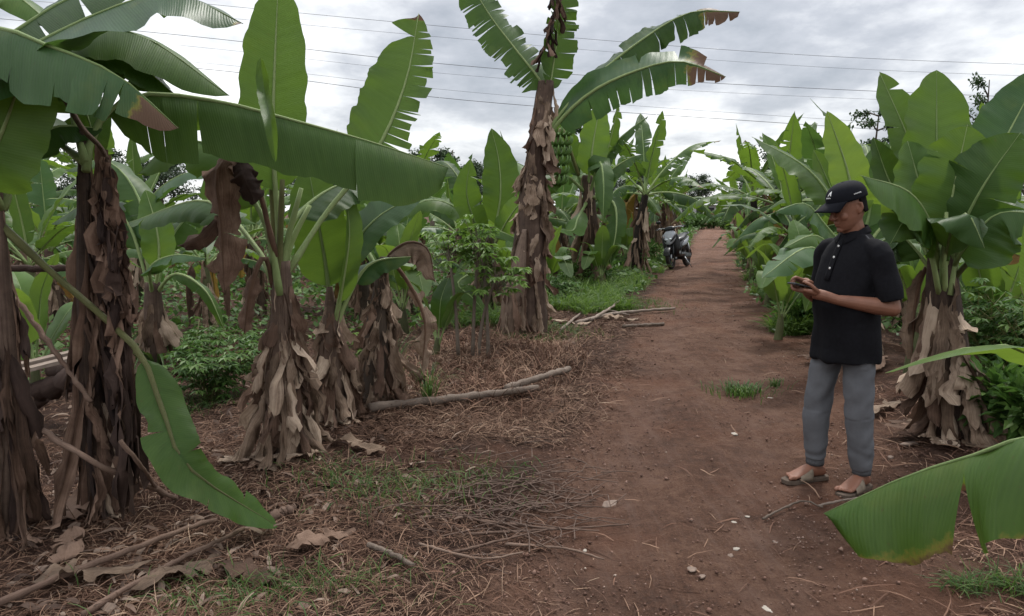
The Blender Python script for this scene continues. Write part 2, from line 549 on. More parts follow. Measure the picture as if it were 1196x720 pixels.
mp = wn.new('ShaderNodeMapping'); wn.link(cb.outputs[0], mp.inputs[0]); mp.inputs['Location'].default_value = (2.6, 0.35, 0.0)
mp.inputs['Scale'].default_value = (0.95, 0.75, 1)
c1 = wn.noise(mp.outputs[0], 0.85, 9, 0.58)
mp2 = wn.new('ShaderNodeMapping'); wn.link(tc.outputs['Generated'], mp2.inputs[0]); mp2.inputs['Scale'].default_value = (1, 1, 2.2)
mp2.inputs['Location'].default_value = (0.3, 0.1, 0.45)
c2 = wn.noise(mp2.outputs[0], 3.2, 9, 0.56)
cf = wn.math('ADD', wn.math('MULTIPLY', c1, 0.55), wn.math('MULTIPLY', c2, 0.45))
cloud = wn.ramp(cf, [(0.40, (2.75, 2.95, 3.3)), (0.46, (4.0, 4.15, 4.5)), (0.51, (6.2, 6.3, 6.45)), (0.57, (9.0, 9.0, 9.0))])
# an overcast sky is brightest overhead
zen = wn.math('ADD', wn.math('MULTIPLY', wn.math('MAXIMUM', wn.math('SUBTRACT', sx.outputs[2], 0.28), 0.0), 1.25), 0.80)
cz_ = wn.new('ShaderNodeVectorMath', operation='SCALE'); wn.link(cloud, cz_.inputs[0]); wn.link(zen, cz_.inputs['Scale'])
mixc = wn.mix(0.93, sky.outputs[0], cz_.outputs[0])
wn.link(mixc, bg.inputs['Color']); bg.inputs['Strength'].default_value = 0.10
wn.link(bg.outputs[0], wout.inputs['Surface'])

sd = bpy.data.lights.new('sun', 'SUN'); sd.energy = 1.5; sd.angle = rad(10); sd.color = (1.0, 0.965, 0.91)
so = bpy.data.objects.new('sun', sd); COL.objects.link(so)
el, az = rad(SUN_EL), rad(SUN_AZ)
sdir = V((math.sin(az) * math.cos(el), math.cos(az) * math.cos(el), math.sin(el)))
so.rotation_euler = sdir.to_track_quat('Z', 'Y').to_euler()
so.location = (0, 0, 30)

vs = scene.view_settings
vs.view_transform = 'Standard'; vs.look = 'None'; vs.gamma = 1.0; vs.use_curve_mapping = False
vs.exposure = 0.98
scene.cycles.max_bounces = 7; scene.cycles.diffuse_bounces = 3; scene.cycles.transmission_bounces = 4
scene.cycles.use_denoising = True

# ------------------------------------------------------------------ ground
def soil(name, stops, orange=0.35, pebble=True):
    def fn(n):
        tc = n.new('ShaderNodeTexCoord'); ob = tc.outputs['Object']
        a = n.noise(ob, 1.3, 6, 0.62); b = n.noise(ob, 9.0, 6, 0.65); c = n.noise(ob, 55.0, 4, 0.7)
        f = n.math('ADD', n.math('MULTIPLY', a, 0.42), n.math('ADD', n.math('MULTIPLY', b, 0.36), n.math('MULTIPLY', c, 0.22)))
        col = n.ramp(f, stops)
        patch = n.noise(ob, 0.7, 4, 0.6)
        col = n.mix(n.maprange(patch, 0.52, 0.68, 0, orange), col, (0.155, 0.066, 0.038))
        vo = n.new('ShaderNodeTexVoronoi'); vo.inputs['Scale'].default_value = 34.0; n.link(ob, vo.inputs['Vector'])
        sepc = n.new('ShaderNodeSeparateColor'); n.link(vo.outputs['Color'], sepc.inputs[0])
        m = n.math('MULTIPLY', n.math('LESS_THAN', vo.outputs['Distance'], 0.28), n.math('GREATER_THAN', sepc.outputs[0], 0.87))
        col = n.mix(n.math('MULTIPLY', m, 0.55), col, (0.24, 0.185, 0.15))
        h = n.math('ADD', n.math('MULTIPLY', b, 1.0), n.math('ADD', n.math('MULTIPLY', c, 0.7), n.math('MULTIPLY', m, 0.15)))
        return principled(n, col, 0.92, 0.2, n.bump(h, 0.9, 0.03))
    return material(name, fn)

def soil_mix(name):
    def fn(n):
        tc = n.new('ShaderNodeTexCoord'); ob = tc.outputs['Object']
        a = n.noise(ob, 1.3, 6, 0.62); b = n.noise(ob, 12.0, 8, 0.78); c = n.noise(ob, 70.0, 5, 0.85)
        f = n.math('ADD', n.math('MULTIPLY', a, 0.30), n.math('ADD', n.math('MULTIPLY', b, 0.42), n.math('MULTIPLY', c, 0.42)))
        pc = n.ramp(f, [(0.42, (0.056, 0.029, 0.020)), (0.56, (0.142, 0.071, 0.045)), (0.70, (0.26, 0.147, 0.096))])
        gc = n.ramp(f, [(0.42, (0.028, 0.014, 0.009)), (0.56, (0.070, 0.035, 0.023)), (0.72, (0.145, 0.086, 0.058))])
        att = n.new('ShaderNodeAttribute', attribute_name='pathness'); trk = n.new('ShaderNodeAttribute', attribute_name='track')
        edge = n.math('ADD', att.outputs['Fac'], n.math('MULTIPLY', n.math('SUBTRACT', b, 0.5), 0.9))
        col = n.mix(n.maprange(edge, 0.3, 0.7), gc, pc)
        # packed, paler soil in the wheel tracks, worn away in places
        tk = n.math('MULTIPLY', trk.outputs['Fac'], n.maprange(n.noise(ob, 2.6, 5, 0.7), 0.40, 0.62))
        col = n.mix(n.math('MULTIPLY', tk, 0.5), col, (0.225, 0.132, 0.098))
        rt = n.new('ShaderNodeMapping'); n.link(ob, rt.inputs[0]); rt.inputs['Rotation'].default_value = (0, 0, 0.256); rt.inputs['Scale'].default_value = (11.0, 0.9, 1.0)
        sk = n.noise(rt.outputs[0], 1.0, 7, 0.8)
        col = n.mix(n.math('MULTIPLY', n.maprange(sk, 0.50, 0.64, 0, 0.42), att.outputs['Fac'], True), col, (0.23, 0.145, 0.112))
        col = n.mix(n.math('MULTIPLY', n.maprange(sk, 0.47, 0.36, 0, 0.35), att.outputs['Fac'], True), col, (0.066, 0.035, 0.025))
        patch = n.noise(ob, 0.8, 5, 0.6)
        col = n.mix(n.maprange(patch, 0.50, 0.64, 0, 0.45), col, (0.165, 0.066, 0.035))
        damp = n.noise(ob, 1.9, 5, 0.65)
        col = n.mix(n.maprange(damp, 0.54, 0.70, 0, 0.45), col, (0.060, 0.033, 0.024))
        h = n.math('ADD', n.math('MULTIPLY', b, 1.2), n.math('MULTIPLY', c, 0.9))
        return principled(n, col, 0.92, 0.2, n.bump(h, 1.0, 0.045))
    return material(name, fn)
M_SOIL = soil_mix('red_brown_soil')

def axis(lo, hi, f0, f1, step, grow):
    a = list(np.arange(f0, f1, step)); x, s = f1, step
    while x < hi: a.append(x); s *= grow; x += s
    a.append(hi); x, s = f0, step; b = []
    while x > lo: s *= grow; x -= s; b.append(max(x, lo))
    return np.array(sorted(set(b + a)))

def sheet(name, X, Y, Z, mat, attrs, kind='structure'):
    ny, nx = X.shape
    me = bpy.data.meshes.new(name)
    v = np.stack([X, Y, Z], -1).reshape(-1, 3)
    idx = np.arange(nx * ny).reshape(ny, nx)
    f = np.stack([idx[:-1, :-1], idx[:-1, 1:], idx[1:, 1:], idx[1:, :-1]], -1).reshape(-1, 4)
    me.from_pydata(v.tolist(), [], f.tolist())
    me.polygons.foreach_set('use_smooth', np.ones(len(me.polygons), dtype=bool))
    me.materials.append(mat)
    for k_, a_ in attrs.items():
        me.attributes.new(k_, 'FLOAT', 'POINT').data.foreach_set('value', np.ascontiguousarray(a_, dtype=np.float32).ravel())
    o = bpy.data.objects.new(name, me); COL.objects.link(o)
    o['kind'] = kind
    return o

def zones(X, Y):
    o = X - path_x(Y)
    return dict(pathness=np.clip((1.35 - np.abs(o - 0.08)) / 0.55, 0, 1) * 1.0 + np.clip((o - 1.0) / .5, 0, 1) * np.clip((2.6 - o) / .6, 0, 1) * .45,
                track=np.clip(np.exp(-((o + 0.50) / 0.24) ** 2) + np.exp(-((o - 0.32) / 0.26) ** 2), 0, 1))

ax = axis(-900, 900, -6.0, 7.0, 0.09, 1.12); ay = axis(-60, 1600, 0.5, 13.0, 0.09, 1.08)
X, Y = np.meshgrid(ax, ay)
NZ = np.vectorize(lambda x, y: mnoise.noise(V((x * 6, y * 6, 0))) * 0.012 + mnoise.noise(V((x * 1.1, y * 1.1, 3))) * 0.03)
far = np.clip((60 - Y) / 30, 0, 1)
Zg = (gz(X, Y)) * far + NZ(X, Y) * 0.4 * far
Zg = np.where(np.abs(X - path_x(Y)) < 1.35, gz(X, Y) * far - 0.012, Zg)
Zg = np.where(np.abs(X - path_x(Y)) < 0.85, gz(X, Y) * far - 0.035, Zg)
sheet('ground', X, Y, Zg, M_SOIL, zones(X, Y))

yy = axis(-6, 95, 0.5, 14.0, 0.05, 1.05); oo = np.linspace(-1, 1, 49)
Yp = np.repeat(yy[:, None], 49, 1)
hwL = 1.08 + 0.16 * np.sin(yy * 1.9) + 0.10 * np.sin(yy * 4.7 + 1) + 0.05 * np.sin(yy * 11.3)
hwR = 1.22 + 0.12 * np.sin(yy * 1.4 + 2) + 0.09 * np.sin(yy * 5.1) + 0.05 * np.sin(yy * 12.7)
O = np.where(oo[None, :] < 0, oo[None, :] * hwL[:, None], oo[None, :] * hwR[:, None])
Xp = path_x(Yp) + O
NZp = np.vectorize(lambda x, y: mnoise.noise(V((x * 5, y * 5, 0))) * 0.012 + mnoise.noise(V((x * 16, y * 16, 4))) * 0.007)
Zp = gz(Xp, Yp) * np.clip((60 - Yp) / 30, 0, 1) + 0.004 + (NZp(Xp, Yp) - 0.001) * (1 - np.abs(oo[None, :]) ** 6)
Zp = np.where(np.abs(oo[None, :]) > 0.99, Zp - 0.02, Zp)
sheet('dirt_path', Xp, Yp, Zp, M_SOIL, zones(Xp, Yp))

# ------------------------------------------------------------------ ground cover (uncountable)
nrng = np.random.default_rng(7)

def blades(name, xy, length, width, lift, mat, curl=0.4, seg=3, zoff=0.0, flat=False, lean=None):
    """many separate ribbons in one mesh; lift = start pitch (radians) of every blade"""
    n = len(xy)
    x, y = xy[:, 0], xy[:, 1]
    th = nrng.uniform(0, 2 * np.pi, n)
    L = length; W = width
    dx, dy = np.cos(th), np.sin(th)
    px, py = -dy, dx
    roll = nrng.uniform(-0.9, 0.9, n)
    z0 = gz(x, y) * np.clip((60 - y) / 30, 0, 1) + zoff
    pts = []
    cx, cy, cz = x.copy(), y.copy(), z0.copy()
    ang = lift.copy(); turn = nrng.normal(0, 0.35, n)
    for s in range(seg + 1):
        t = s / seg
        w = W * (1 - 0.75 * t ** 2) * (0.7 if s == 0 else 1) * 0.5
        pts.append(np.stack([cx - px * w, cy - py * w, cz - w * roll], -1)); pts.append(np.stack([cx + px * w, cy + py * w, cz + w * roll], -1))
        st = L / seg
        cx = cx + np.cos(ang) * dx * st; cy = cy + np.cos(ang) * dy * st; cz = np.maximum(cz + np.sin(ang) * st, z0 - 0.004)
        ang = ang - curl * (1.0 / seg) * (1 + nrng.uniform(-.5, .5, n))
        th2 = turn / seg
        dx, dy = dx * np.cos(th2) - dy * np.sin(th2), dx * np.sin(th2) + dy * np.cos(th2)
        px, py = -dy, dx
    A = np.stack(pts, 1)                       # n, 2(seg+1), 3
    k = 2 * (seg + 1)
    base = (np.arange(n) * k)[:, None, None]
    q = np.array([[2 * s, 2 * s + 1, 2 * s + 3, 2 * s + 2] for s in range(seg)])[None]
    F = (base + q).reshape(-1, 4)
    me = bpy.data.meshes.new(name)
    me.vertices.add(n * k); me.vertices.foreach_set('co', A.reshape(-1).astype(np.float32))
    me.loops.add(len(F) * 4); me.loops.foreach_set('vertex_index', F.reshape(-1).astype(np.int32))
    me.polygons.add(len(F)); me.polygons.foreach_set('loop_start', np.arange(0, len(F) * 4, 4, dtype=np.int32))
    me.polygons.foreach_set('use_smooth', np.ones(len(F), dtype=bool))
    me.update(calc_edges=True)
    me.materials.append(mat)
    o = bpy.data.objects.new(name, me); COL.objects.link(o)
    return o

def vnoise(x, y, f, seed):
    return (np.sin(x * f * 1.3 + seed) * np.sin(y * f * 1.1 + seed * 2.1) + 0.6 * np.sin(x * f * 2.9 + y * f * 1.7 + seed) * np.sin(y * f * 2.3 - x * f * 0.9 + seed * 0.7)) / 1.6

def scatter(n, rmin, rmax, a0=-42, a1=46, power=0.0):
    """points seen from around the viewpoint: denser near, thinner far"""
    a = np.radians(nrng.uniform(a0, a1, n))
    r = rmin * (rmax / rmin) ** nrng.uniform(0, 1, n)
    return np.stack([np.sin(a) * r, np.cos(a) * r], -1)

M_STRAW = island_mat('straw', [(0.05, (0.040, 0.020, 0.013)), (0.45, (0.108, 0.057, 0.036)), (0.76, (0.195, 0.116, 0.077)), (0.97, (0.38, 0.27, 0.19))])
M_STRAW_RED = island_mat('dry_grass', [(0.05, (0.060, 0.030, 0.020)), (0.45, (0.16, 0.083, 0.055)), (0.95, (0.33, 0.215, 0.145))])
M_GRASS = island_mat('grass', [(0.05, (0.022, 0.045, 0.012)), (0.5, (0.050, 0.10, 0.024)), (0.95, (0.12, 0.17, 0.05))], 0.6, 0.3, (0.16, 0.30, 0.05))
M_CHIP = island_mat('leaf_litter', [(0.05, (0.04, 0.024, 0.018)), (0.5, (0.12, 0.078, 0.058)), (0.9, (0.27, 0.20, 0.155))])

def offs(p): return p[:, 0] - path_x(p[:, 1])

# straw and dead grass over everything left of the path
p = scatter(300000, 1.9, 17)
o = offs(p)
edge = -0.95 + 0.35 * vnoise(p[:, 0], p[:, 1], 1.9, 1.0) + np.clip((p[:, 1] - 3.2) * -0.25, -0.4, 0)
prob = np.clip((edge + 0.35 - o) / 0.9, 0, 1) ** 1.6 * (0.55 + 0.45 * vnoise(p[:, 0], p[:, 1], 1.1, 4)) 
prob = prob * np.where(p[:, 1] > 9.5, 0.75, 1)
keep = nrng.uniform(0, 1, len(p)) < prob
p = p[keep]; r = np.hypot(p[:, 0], p[:, 1])
n = len(p)
st = blades('straw_litter', p, nrng.uniform(0.03, 0.15, n), nrng.uniform(0.0018, 0.0046, n) * (0.7 + r * 0.09), np.abs(nrng.normal(0.10, 0.32, n)), M_STRAW, 0.7, 3, 0.004)
tag(st, 'brown dead grass and straw lying left of the dirt path', 'straw', kind='stuff')

# shorter, denser trodden litter between the logs and the path
p = scatter(170000, 5.0, 15, -24, 18)
o = offs(p)
prob = np.clip((-0.85 + 0.35 * vnoise(p[:, 0], p[:, 1], 1.9, 1.0) - o) / 0.5, 0, 1) * np.clip((o + 3.4) / 1.0, 0, 1) * np.clip((12.5 - p[:, 1]) / 2, 0, 1) * (0.6 + 0.4 * vnoise(p[:, 0], p[:, 1], 2.4, 14))
p = p[nrng.uniform(0, 1, len(p)) < prob]; n = len(p); r = np.hypot(p[:, 0], p[:, 1])
st = blades('trodden_straw', p, nrng.uniform(0.04, 0.17, n), nrng.uniform(0.002, 0.0048, n) * (0.7 + r * 0.08), np.abs(nrng.normal(0.10, 0.3, n)), M_STRAW, 0.7, 3, 0.004)
tag(st, 'trodden brown straw between the fallen logs and the path', 'straw', kind='stuff')

# thin straw scattered on the path margins and the right bank
p = scatter(60000, 2.2, 30, -20, 46)
o = offs(p)
bank = np.clip((o - 0.95) / 0.35, 0, 1) * np.clip((2.9 - o) / 0.6, 0, 1) * (0.45 + 0.55 * vnoise(p[:, 0], p[:, 1], 1.7, 3))
mid = np.where(np.abs(o) < 1.2, 0.02 + 0.30 * np.clip((np.abs(o) - 0.55) / 0.6, 0, 1) * np.clip(vnoise(p[:, 0], p[:, 1], 2.3, 5), 0, 1), 0)
keep = nrng.uniform(0, 1, len(p)) < np.maximum(bank, mid)
p = p[keep]; n = len(p); r = np.hypot(p[:, 0], p[:, 1])
st = blades('dry_bank_grass', p, nrng.uniform(0.05, 0.24, n), nrng.uniform(0.0025, 0.006, n) * (0.7 + r * 0.09), np.abs(nrng.normal(0.10, 0.25, n)), M_STRAW_RED, 0.6, 3, 0.006)
tag(st, 'reddish dry grass scattered along the right bank of the path', 'straw', kind='stuff')

# standing reddish dry grass in front of the tall plant
p = scatter(26000, 4.8, 10.5, -26, 8)
o = offs(p)
prob = np.clip((-1.15 - o) / 0.4, 0, 1) * np.clip((o + 3.3) / 0.8, 0, 1) * np.clip((p[:, 1] - 5.4) / 0.8, 0, 1) * np.clip((9.6 - p[:, 1]) / 0.8, 0, 1) * (0.5 + 0.5 * vnoise(p[:, 0], p[:, 1], 2.1, 9))
keep = nrng.uniform(0, 1, len(p)) < prob * 0.8
p = p[keep]; n = len(p)
st = blades('standing_dry_grass', p, nrng.uniform(0.08, 0.27, n), nrng.uniform(0.004, 0.008, n), nrng.uniform(0.5, 1.5, n), M_STRAW_RED, 1.2, 4)
tag(st, 'reddish dry grass standing in front of the tall banana stem', 'dry grass', kind='stuff')

# dead leaf scraps
p = scatter(12000, 1.9, 14)
o = offs(p)
keep = nrng.uniform(0, 1, len(p)) < np.clip((-1.2 - o) / 1.0, 0, 1) * 0.6
p = p[keep]; n = len(p); r = np.hypot(p[:, 0], p[:, 1])
st = blades('leaf_litter', p, nrng.uniform(0.03, 0.13, n), nrng.uniform(0.008, 0.04, n) * nrng.uniform(0.5, 1, n), np.abs(nrng.normal(0.1, 0.3, n)), M_CHIP, 0.9, 3, 0.008)
tag(st, 'curled scraps of dead banana leaf among the straw', 'leaf litter', kind='stuff')

# green grass in patches
def grass_patch(name, spots, label, hmax=0.16, dens=900):
    xs = []; 
    for (c, rx, ry, k) in spots:
        m = int(dens * k)
        q = nrng.normal(0, 0.5, (m, 2)) * np.array([rx, ry]) + np.array([c.x, c.y])
        xs.append(q)
    p = np.concatenate(xs); n = len(p); r = np.hypot(p[:, 0], p[:, 1])
    g = blades(name, p, nrng.uniform(0.4, 1, n) * hmax, nrng.uniform(0.003, 0.007, n) * (0.7 + 0.06 * r), nrng.uniform(0.6, 1.5, n), M_GRASS, 1.3, 4)
    return tag(g, label, 'grass', kind='stuff')

grass_patch('green_grass', [(G(470, 578), .55, .4, .5), (G(400, 560), .4, .3, .22), (G(550, 560), .4, .3, .2), (G(330, 690), .4, .25, .22), (G(250, 700), .35, .2, .2), (G(400, 690), .5, .25, .2),
    (G(640, 385), .6, .5, .8), (G(740, 355), .7, .9, .8), (G(610, 395), .4, .4, .6), (G(230, 475), .4, .4, .6), (G(1190, 690), .12, .1, .25), (G(1130, 690), .1, .06, .15)],
    'green grass sprouting in patches through the straw', 0.15, 700)

M_GRASSL = island_mat('bright_grass', [(0.05, (0.040, 0.085, 0.016)), (0.5, (0.085, 0.155, 0.032)), (0.95, (0.16, 0.23, 0.06))], 0.6, 0.35, (0.22, 0.38, 0.05))
def edge_strip(name, side, lab):
    n_ = 16000
    y_ = 9.5 + 40 * nrng.uniform(0, 1, n_) ** 1.8
    w_ = np.where(side < 0, -1.45 - 0.35 * np.clip((13 - y_) / 3, 0, 1), 1.15) + side * np.abs(nrng.normal(0, 0.55, n_)) + 0.25 * np.sin(y_ * 1.7) + 0.15 * np.sin(y_ * 4.3)
    q = np.stack([path_x(y_) + w_, y_], -1)
    q = q[vnoise(q[:, 0], q[:, 1], 1.1, 4) > -0.35]; m_ = len(q)
    g_ = blades(name, q, nrng.uniform(0.12, 0.42, m_), nrng.uniform(0.007, 0.016, m_) * (0.7 + 0.03 * q[:, 1]), nrng.uniform(0.7, 1.5, m_), M_GRASSL, 1.3, 4)
    tag(g_, lab, 'grass', kind='stuff')
edge_strip('verge_grass', -1, 'bright green grass strip along the left edge of the path up to the motorbike')
edge_strip('verge_grass', 1, 'bright green grass strip along the right edge of the path beyond the man')

# low creeping leafy cover beyond
def leafy_cover(name, p, size, mat, label, hgt):
    n = len(p)
    z = nrng.uniform(0.0, 1, n) ** 0.8 * hgt
    th = nrng.uniform(0, 6.283, n); tl = nrng.normal(0.35, 0.45, n)
    s = size * nrng.uniform(0.5, 1.3, n)
    u = np.stack([np.cos(th) * np.cos(tl), np.sin(th) * np.cos(tl), np.sin(tl)], -1)
    v = np.stack([-np.sin(th), np.cos(th), nrng.normal(0, 0.4, n)], -1)
    c = np.stack([p[:, 0], p[:, 1], gz(p[:, 0], p[:, 1]) * np.clip((60 - p[:, 1]) / 30, 0, 1) + z], -1)
    S = s[:, None]
    pts = np.stack([c, c + u * S * .5 + v * S * .3, c + u * S - np.array([0, 0, 1]) * S * .15, c + u * S * .5 - v * S * .3], 1)
    F = (np.arange(n) * 4)[:, None] + np.arange(4)[None]
    me = bpy.data.meshes.new(name)
    me.vertices.add(n * 4); me.vertices.foreach_set('co', pts.reshape(-1).astype(np.float32))
    me.loops.add(n * 4); me.loops.foreach_set('vertex_index', F.reshape(-1).astype(np.int32))
    me.polygons.add(n); me.polygons.foreach_set('loop_start', np.arange(0, n * 4, 4, dtype=np.int32))
    me.update(calc_edges=True); me.materials.append(mat)
    ob = bpy.data.objects.new(name, me); COL.objects.link(ob)
    return tag(ob, label, 'ground cover', kind='stuff')

M_COVER = island_mat('creeper_leaf', [(0.05, (0.028, 0.062, 0.014)), (0.5, (0.062, 0.125, 0.030)), (0.95, (0.12, 0.19, 0.05))], 0.55, 0.25, (0.12, 0.26, 0.04))
p = scatter(120000, 4.2, 90, -46, 46)
o = offs(p)
left = np.clip((-1.9 - o + 0.5 * vnoise(p[:, 0], p[:, 1], 1.2, 2)) / 0.6, 0, 1) * np.clip((p[:, 1] - 8.8 - 0.9 * np.minimum(0, p[:, 0] + 1.5)) / 2.2, 0, 1)
right = np.clip((o - 2.35 + 0.4 * vnoise(p[:, 0], p[:, 1], 1.5, 6)) / 0.4, 0, 1) * np.clip((p[:, 1] - 3.4) / 1.0, 0, 1)
right = np.maximum(right, np.clip((o - 1.25) / 0.4, 0, 1) * np.clip((p[:, 1] - 8.5) / 2, 0, 1))
right = np.maximum(right, np.clip((o - 0.80 + 0.25 * vnoise(p[:, 0], p[:, 1], 1.3, 11)) / 0.3, 0, 1) * np.clip((p[:, 1] - 9.0) / 3, 0, 1) * 0.8)
left = np.maximum(left * (0.45 + 0.55 * vnoise(p[:, 0], p[:, 1], 0.7, 8)), np.clip((-1.15 - o) / 0.3, 0, 1) * np.clip((p[:, 1] - 12.5) / 2, 0, 1))
keep = nrng.uniform(0, 1, len(p)) < np.maximum(left, right)
p = p[keep]; r = np.hypot(p[:, 0], p[:, 1])
hm = 0.06 + 0.26 * np.clip(vnoise(p[:, 0], p[:, 1], 0.9, 3) * 0.6 + 0.4, 0, 1)
leafy_cover('ground_creeper', p, 0.05 + 0.006 * r, M_COVER, 'low green creeping plants between and behind the banana rows', hm)

# small clods and crumbs of earth on and beside the path
p = scatter(60000, 1.9, 20, -30, 44)
o = offs(p)
prob = np.where(o < 0, np.exp(-((o + 0.95) / 0.55) ** 2), np.exp(-((o - 0.95) / 0.65) ** 2)) * 0.8 + 0.22 * (np.abs(o) < 1.2)
prob = prob * np.clip(0.5 + 0.8 * vnoise(p[:, 0], p[:, 1], 2.7, 12), 0.05, 1)
p = p[nrng.uniform(0, 1, len(p)) < prob]; n = len(p); r = np.hypot(p[:, 0], p[:, 1])
s_ = nrng.uniform(0.002, 0.0085, n) * (0.7 + 0.07 * r) * np.where(nrng.uniform(0, 1, n) > .96, 1.8, 1)
oct_ = np.array([[1, 0, 0], [0, 1, 0], [-1, 0, 0], [0, -1, 0], [0, 0, .8], [0, 0, -.5]], float)
vv = oct_[None] * s_[:, None, None] * nrng.uniform(.6, 1.4, (n, 6, 1)) + nrng.normal(0, .15, (n, 6, 3)) * s_[:, None, None]
vv += np.stack([p[:, 0], p[:, 1], gz(p[:, 0], p[:, 1]) + .008 + s_ * .3], -1)[:, None, :]
tri = np.array([[0, 1, 4], [1, 2, 4], [2, 3, 4], [3, 0, 4], [1, 0, 5], [2, 1, 5], [3, 2, 5], [0, 3, 5]])
F = ((np.arange(n) * 6)[:, None, None] + tri[None]).reshape(-1, 3)
me = bpy.data.meshes.new('soil_crumbs'); me.vertices.add(n * 6); me.vertices.foreach_set('co', vv.reshape(-1).astype(np.float32))
me.loops.add(len(F) * 3); me.loops.foreach_set('vertex_index', F.reshape(-1).astype(np.int32))
me.polygons.add(len(F)); me.polygons.foreach_set('loop_start', np.arange(0, len(F) * 3, 3, dtype=np.int32)); me.update(calc_edges=True)
M_CRUMB = island_mat('soil_crumb', [(0.05, (0.07, 0.038, 0.027)), (0.5, (0.15, 0.082, 0.060)), (0.88, (0.24, 0.155, 0.12)), (0.97, (0.40, 0.33, 0.27))])
me.materials.append(M_CRUMB); ob = bpy.data.objects.new('soil_crumbs', me); COL.objects.link(ob)
tag(ob, 'small clods and crumbs of brown earth along the path', 'soil crumbs', kind='stuff')
# ------------------------------------------------------------------ generic banana plants (prototypes, then copies)
def make_banana(seed, h=1.6, nl=9, size=1.0, mats=('mid', 'dark', 'light'), skirts=16, old=3, torn=0.5, root_loc=(0, 0, 0), seg_hi=26):
    rng = random.Random(seed)
    root = empty('banana_plant', root_loc)
    lean = V((rng.uniform(-.12, .12), rng.uniform(-.12, .12), 0))
    pts = [V((0, 0, -0.05)), lean * 0.4 * h + V((0, 0, h * .5)), lean * h + V((0, 0, h))]
    _, C, rr = trunk(root, pts, [0.13 * size, 0.10 * size, 0.065 * size], rng.choice(('brown', 'green', 'dark')), seed=seed, world=False)
    top = pts[2]
    skirt(root, C, rr, seed + 5, skirts + 10, zr=(0.15, 0.98), length=(0.22 * h, 0.5 * h), width=(.05, .13), flare=(.03, .16))
    az = rng.uniform(0, 6.28)
    for i in range(nl):
        age = i / (nl - 1)
        az += 2.39996 + rng.uniform(-.25, .25)
        r = V((math.cos(az), math.sin(az), 0))
        el = rad(80 - 76 * age ** .7 + rng.uniform(-8, 8))
        L = size * rng.uniform(1.55, 2.15) * (0.85 if i == 0 else 1)
        d0 = r * math.cos(el) + V((0, 0, math.sin(el)))
        droop = 0.12 + 0.62 * age + rng.uniform(-.05, .12)
        p1 = top + d0 * L * .35
        p2 = p1 + (d0 + V((0, 0, -droop * .6)) + r * .1).normalized() * L * .33
        p3 = p2 + (d0 + r * .25 * age + V((0, 0, -droop * 2.0))).normalized() * L * .33
        tear = i >= 2 and rng.random() < torn * (0.45 + age)
        mat = mats[2] if i < 2 and len(mats) > 2 and rng.random() < .7 else rng.choice(mats[:2])
        leaf(root, [top - V((0, 0, .15)), top + d0 * .12, p1, p2, p3], size * rng.uniform(.19, .27), normal=tuple(-r * .7 + V((0, 0, 1))), blade=.24,
             fl=(rng.uniform(.1, .5) - age * .5, -.2 - .5 * age), cuts=rng.randint(6, 20) if tear else rng.randint(1, 4), segvar=.35, gap=.16,
             hangL=.35 * age if tear else 0.1 * age, hangR=.35 * age if tear else 0.1 * age, seed=seed * 31 + i, mat=mat, world=False, n=seg_hi, m=4, sharp=rng.uniform(0, .7), wav=.12,
             ribr=.02 * size, tipdry=.12 if tear and rng.random() < .5 else 0, edgedry=.5 if rng.random() < .3 else 0)
    if rng.random() < .8:
        a = rng.uniform(0, 6.28); r = V((math.cos(a), math.sin(a), 0)); L = size * 1.3
        leaf(root, [top - V((0, 0, .15)), top + r * .25 + V((0, 0, .05)), top + r * .7 * L * .6 + V((0, 0, -.05)), top + r * L * .6 + V((0, 0, -.5)), top + r * L * .66 + V((0, 0, -.9))], size * .2, normal=tuple(r + V((0, 0, .5))), blade=.25,
             fl=(-.5, -.5), cuts=7, segvar=.35, hangL=.3, hangR=.3, seed=seed * 71, rib='olive', world=False, n=20, m=4, name='dying_leaf', drymat=DRY['yellow'], crumple=.02)
    for i in range(old):
        a = rng.uniform(0, 6.28); r = V((math.cos(a), math.sin(a), 0))
        L = size * rng.uniform(1.0, 1.5)
        leaf(root, [top - V((0, 0, .1)), top + r * .22 + V((0, 0, .12)), top + r * .45 + V((0, 0, -.15)), top + r * .5 + V((0, 0, -.5 * L)), top + r * .46 + V((0, 0, -.9 * L))],
             size * .16, normal=tuple(r), blade=.25, fl=(-.9, -.9), cuts=4, segvar=.5, seed=seed * 57 + i, rib='brown', world=False, n=20, m=4, name='dead_leaf',
             drymat=DRY[rng.choice(('tan', 'brown'))], crumple=.05, wav=.3)
    return root

def sucker(root_loc, seed, h=0.6, nl=4, label=None, group=None, mats=('mid', 'light'), size=1.0, name='banana_sucker'):
    rng = random.Random(seed)
    root = empty(name, root_loc, 0, label, 'young banana plant', group)
    trunk(root, [(0, 0, -.03), (0.02, 0, h * .5), (0.03, 0, h)], [.05 * size, .04 * size, .025 * size], 'green', seed=seed, world=False, seg=10, n=12)
    az = rng.uniform(0, 6)
    for i in range(nl):
        az += 2.4; r = V((math.cos(az), math.sin(az), 0)); el = rad(80 - 40 * i / nl)
        L = size * rng.uniform(.6, .9); d = r * math.cos(el) + V((0, 0, math.sin(el))); t = V((.03, 0, h))
        leaf(root, [t - V((0, 0, .1)), t + d * L * .35, t + d * L * .7 + V((0, 0, -.02)), t + d * L + r * .1 + V((0, 0, -.12 * i))], .13 * size, normal=tuple(-r + V((0, 0, 1))),
             blade=.25, fl=(.2, -.2), seed=seed + i, mat=rng.choice(mats), world=False, n=16, m=4, ribr=.01)
    return root

GL, GR = 'banana plants along the left side of the path', 'banana plants along the right side of the path'

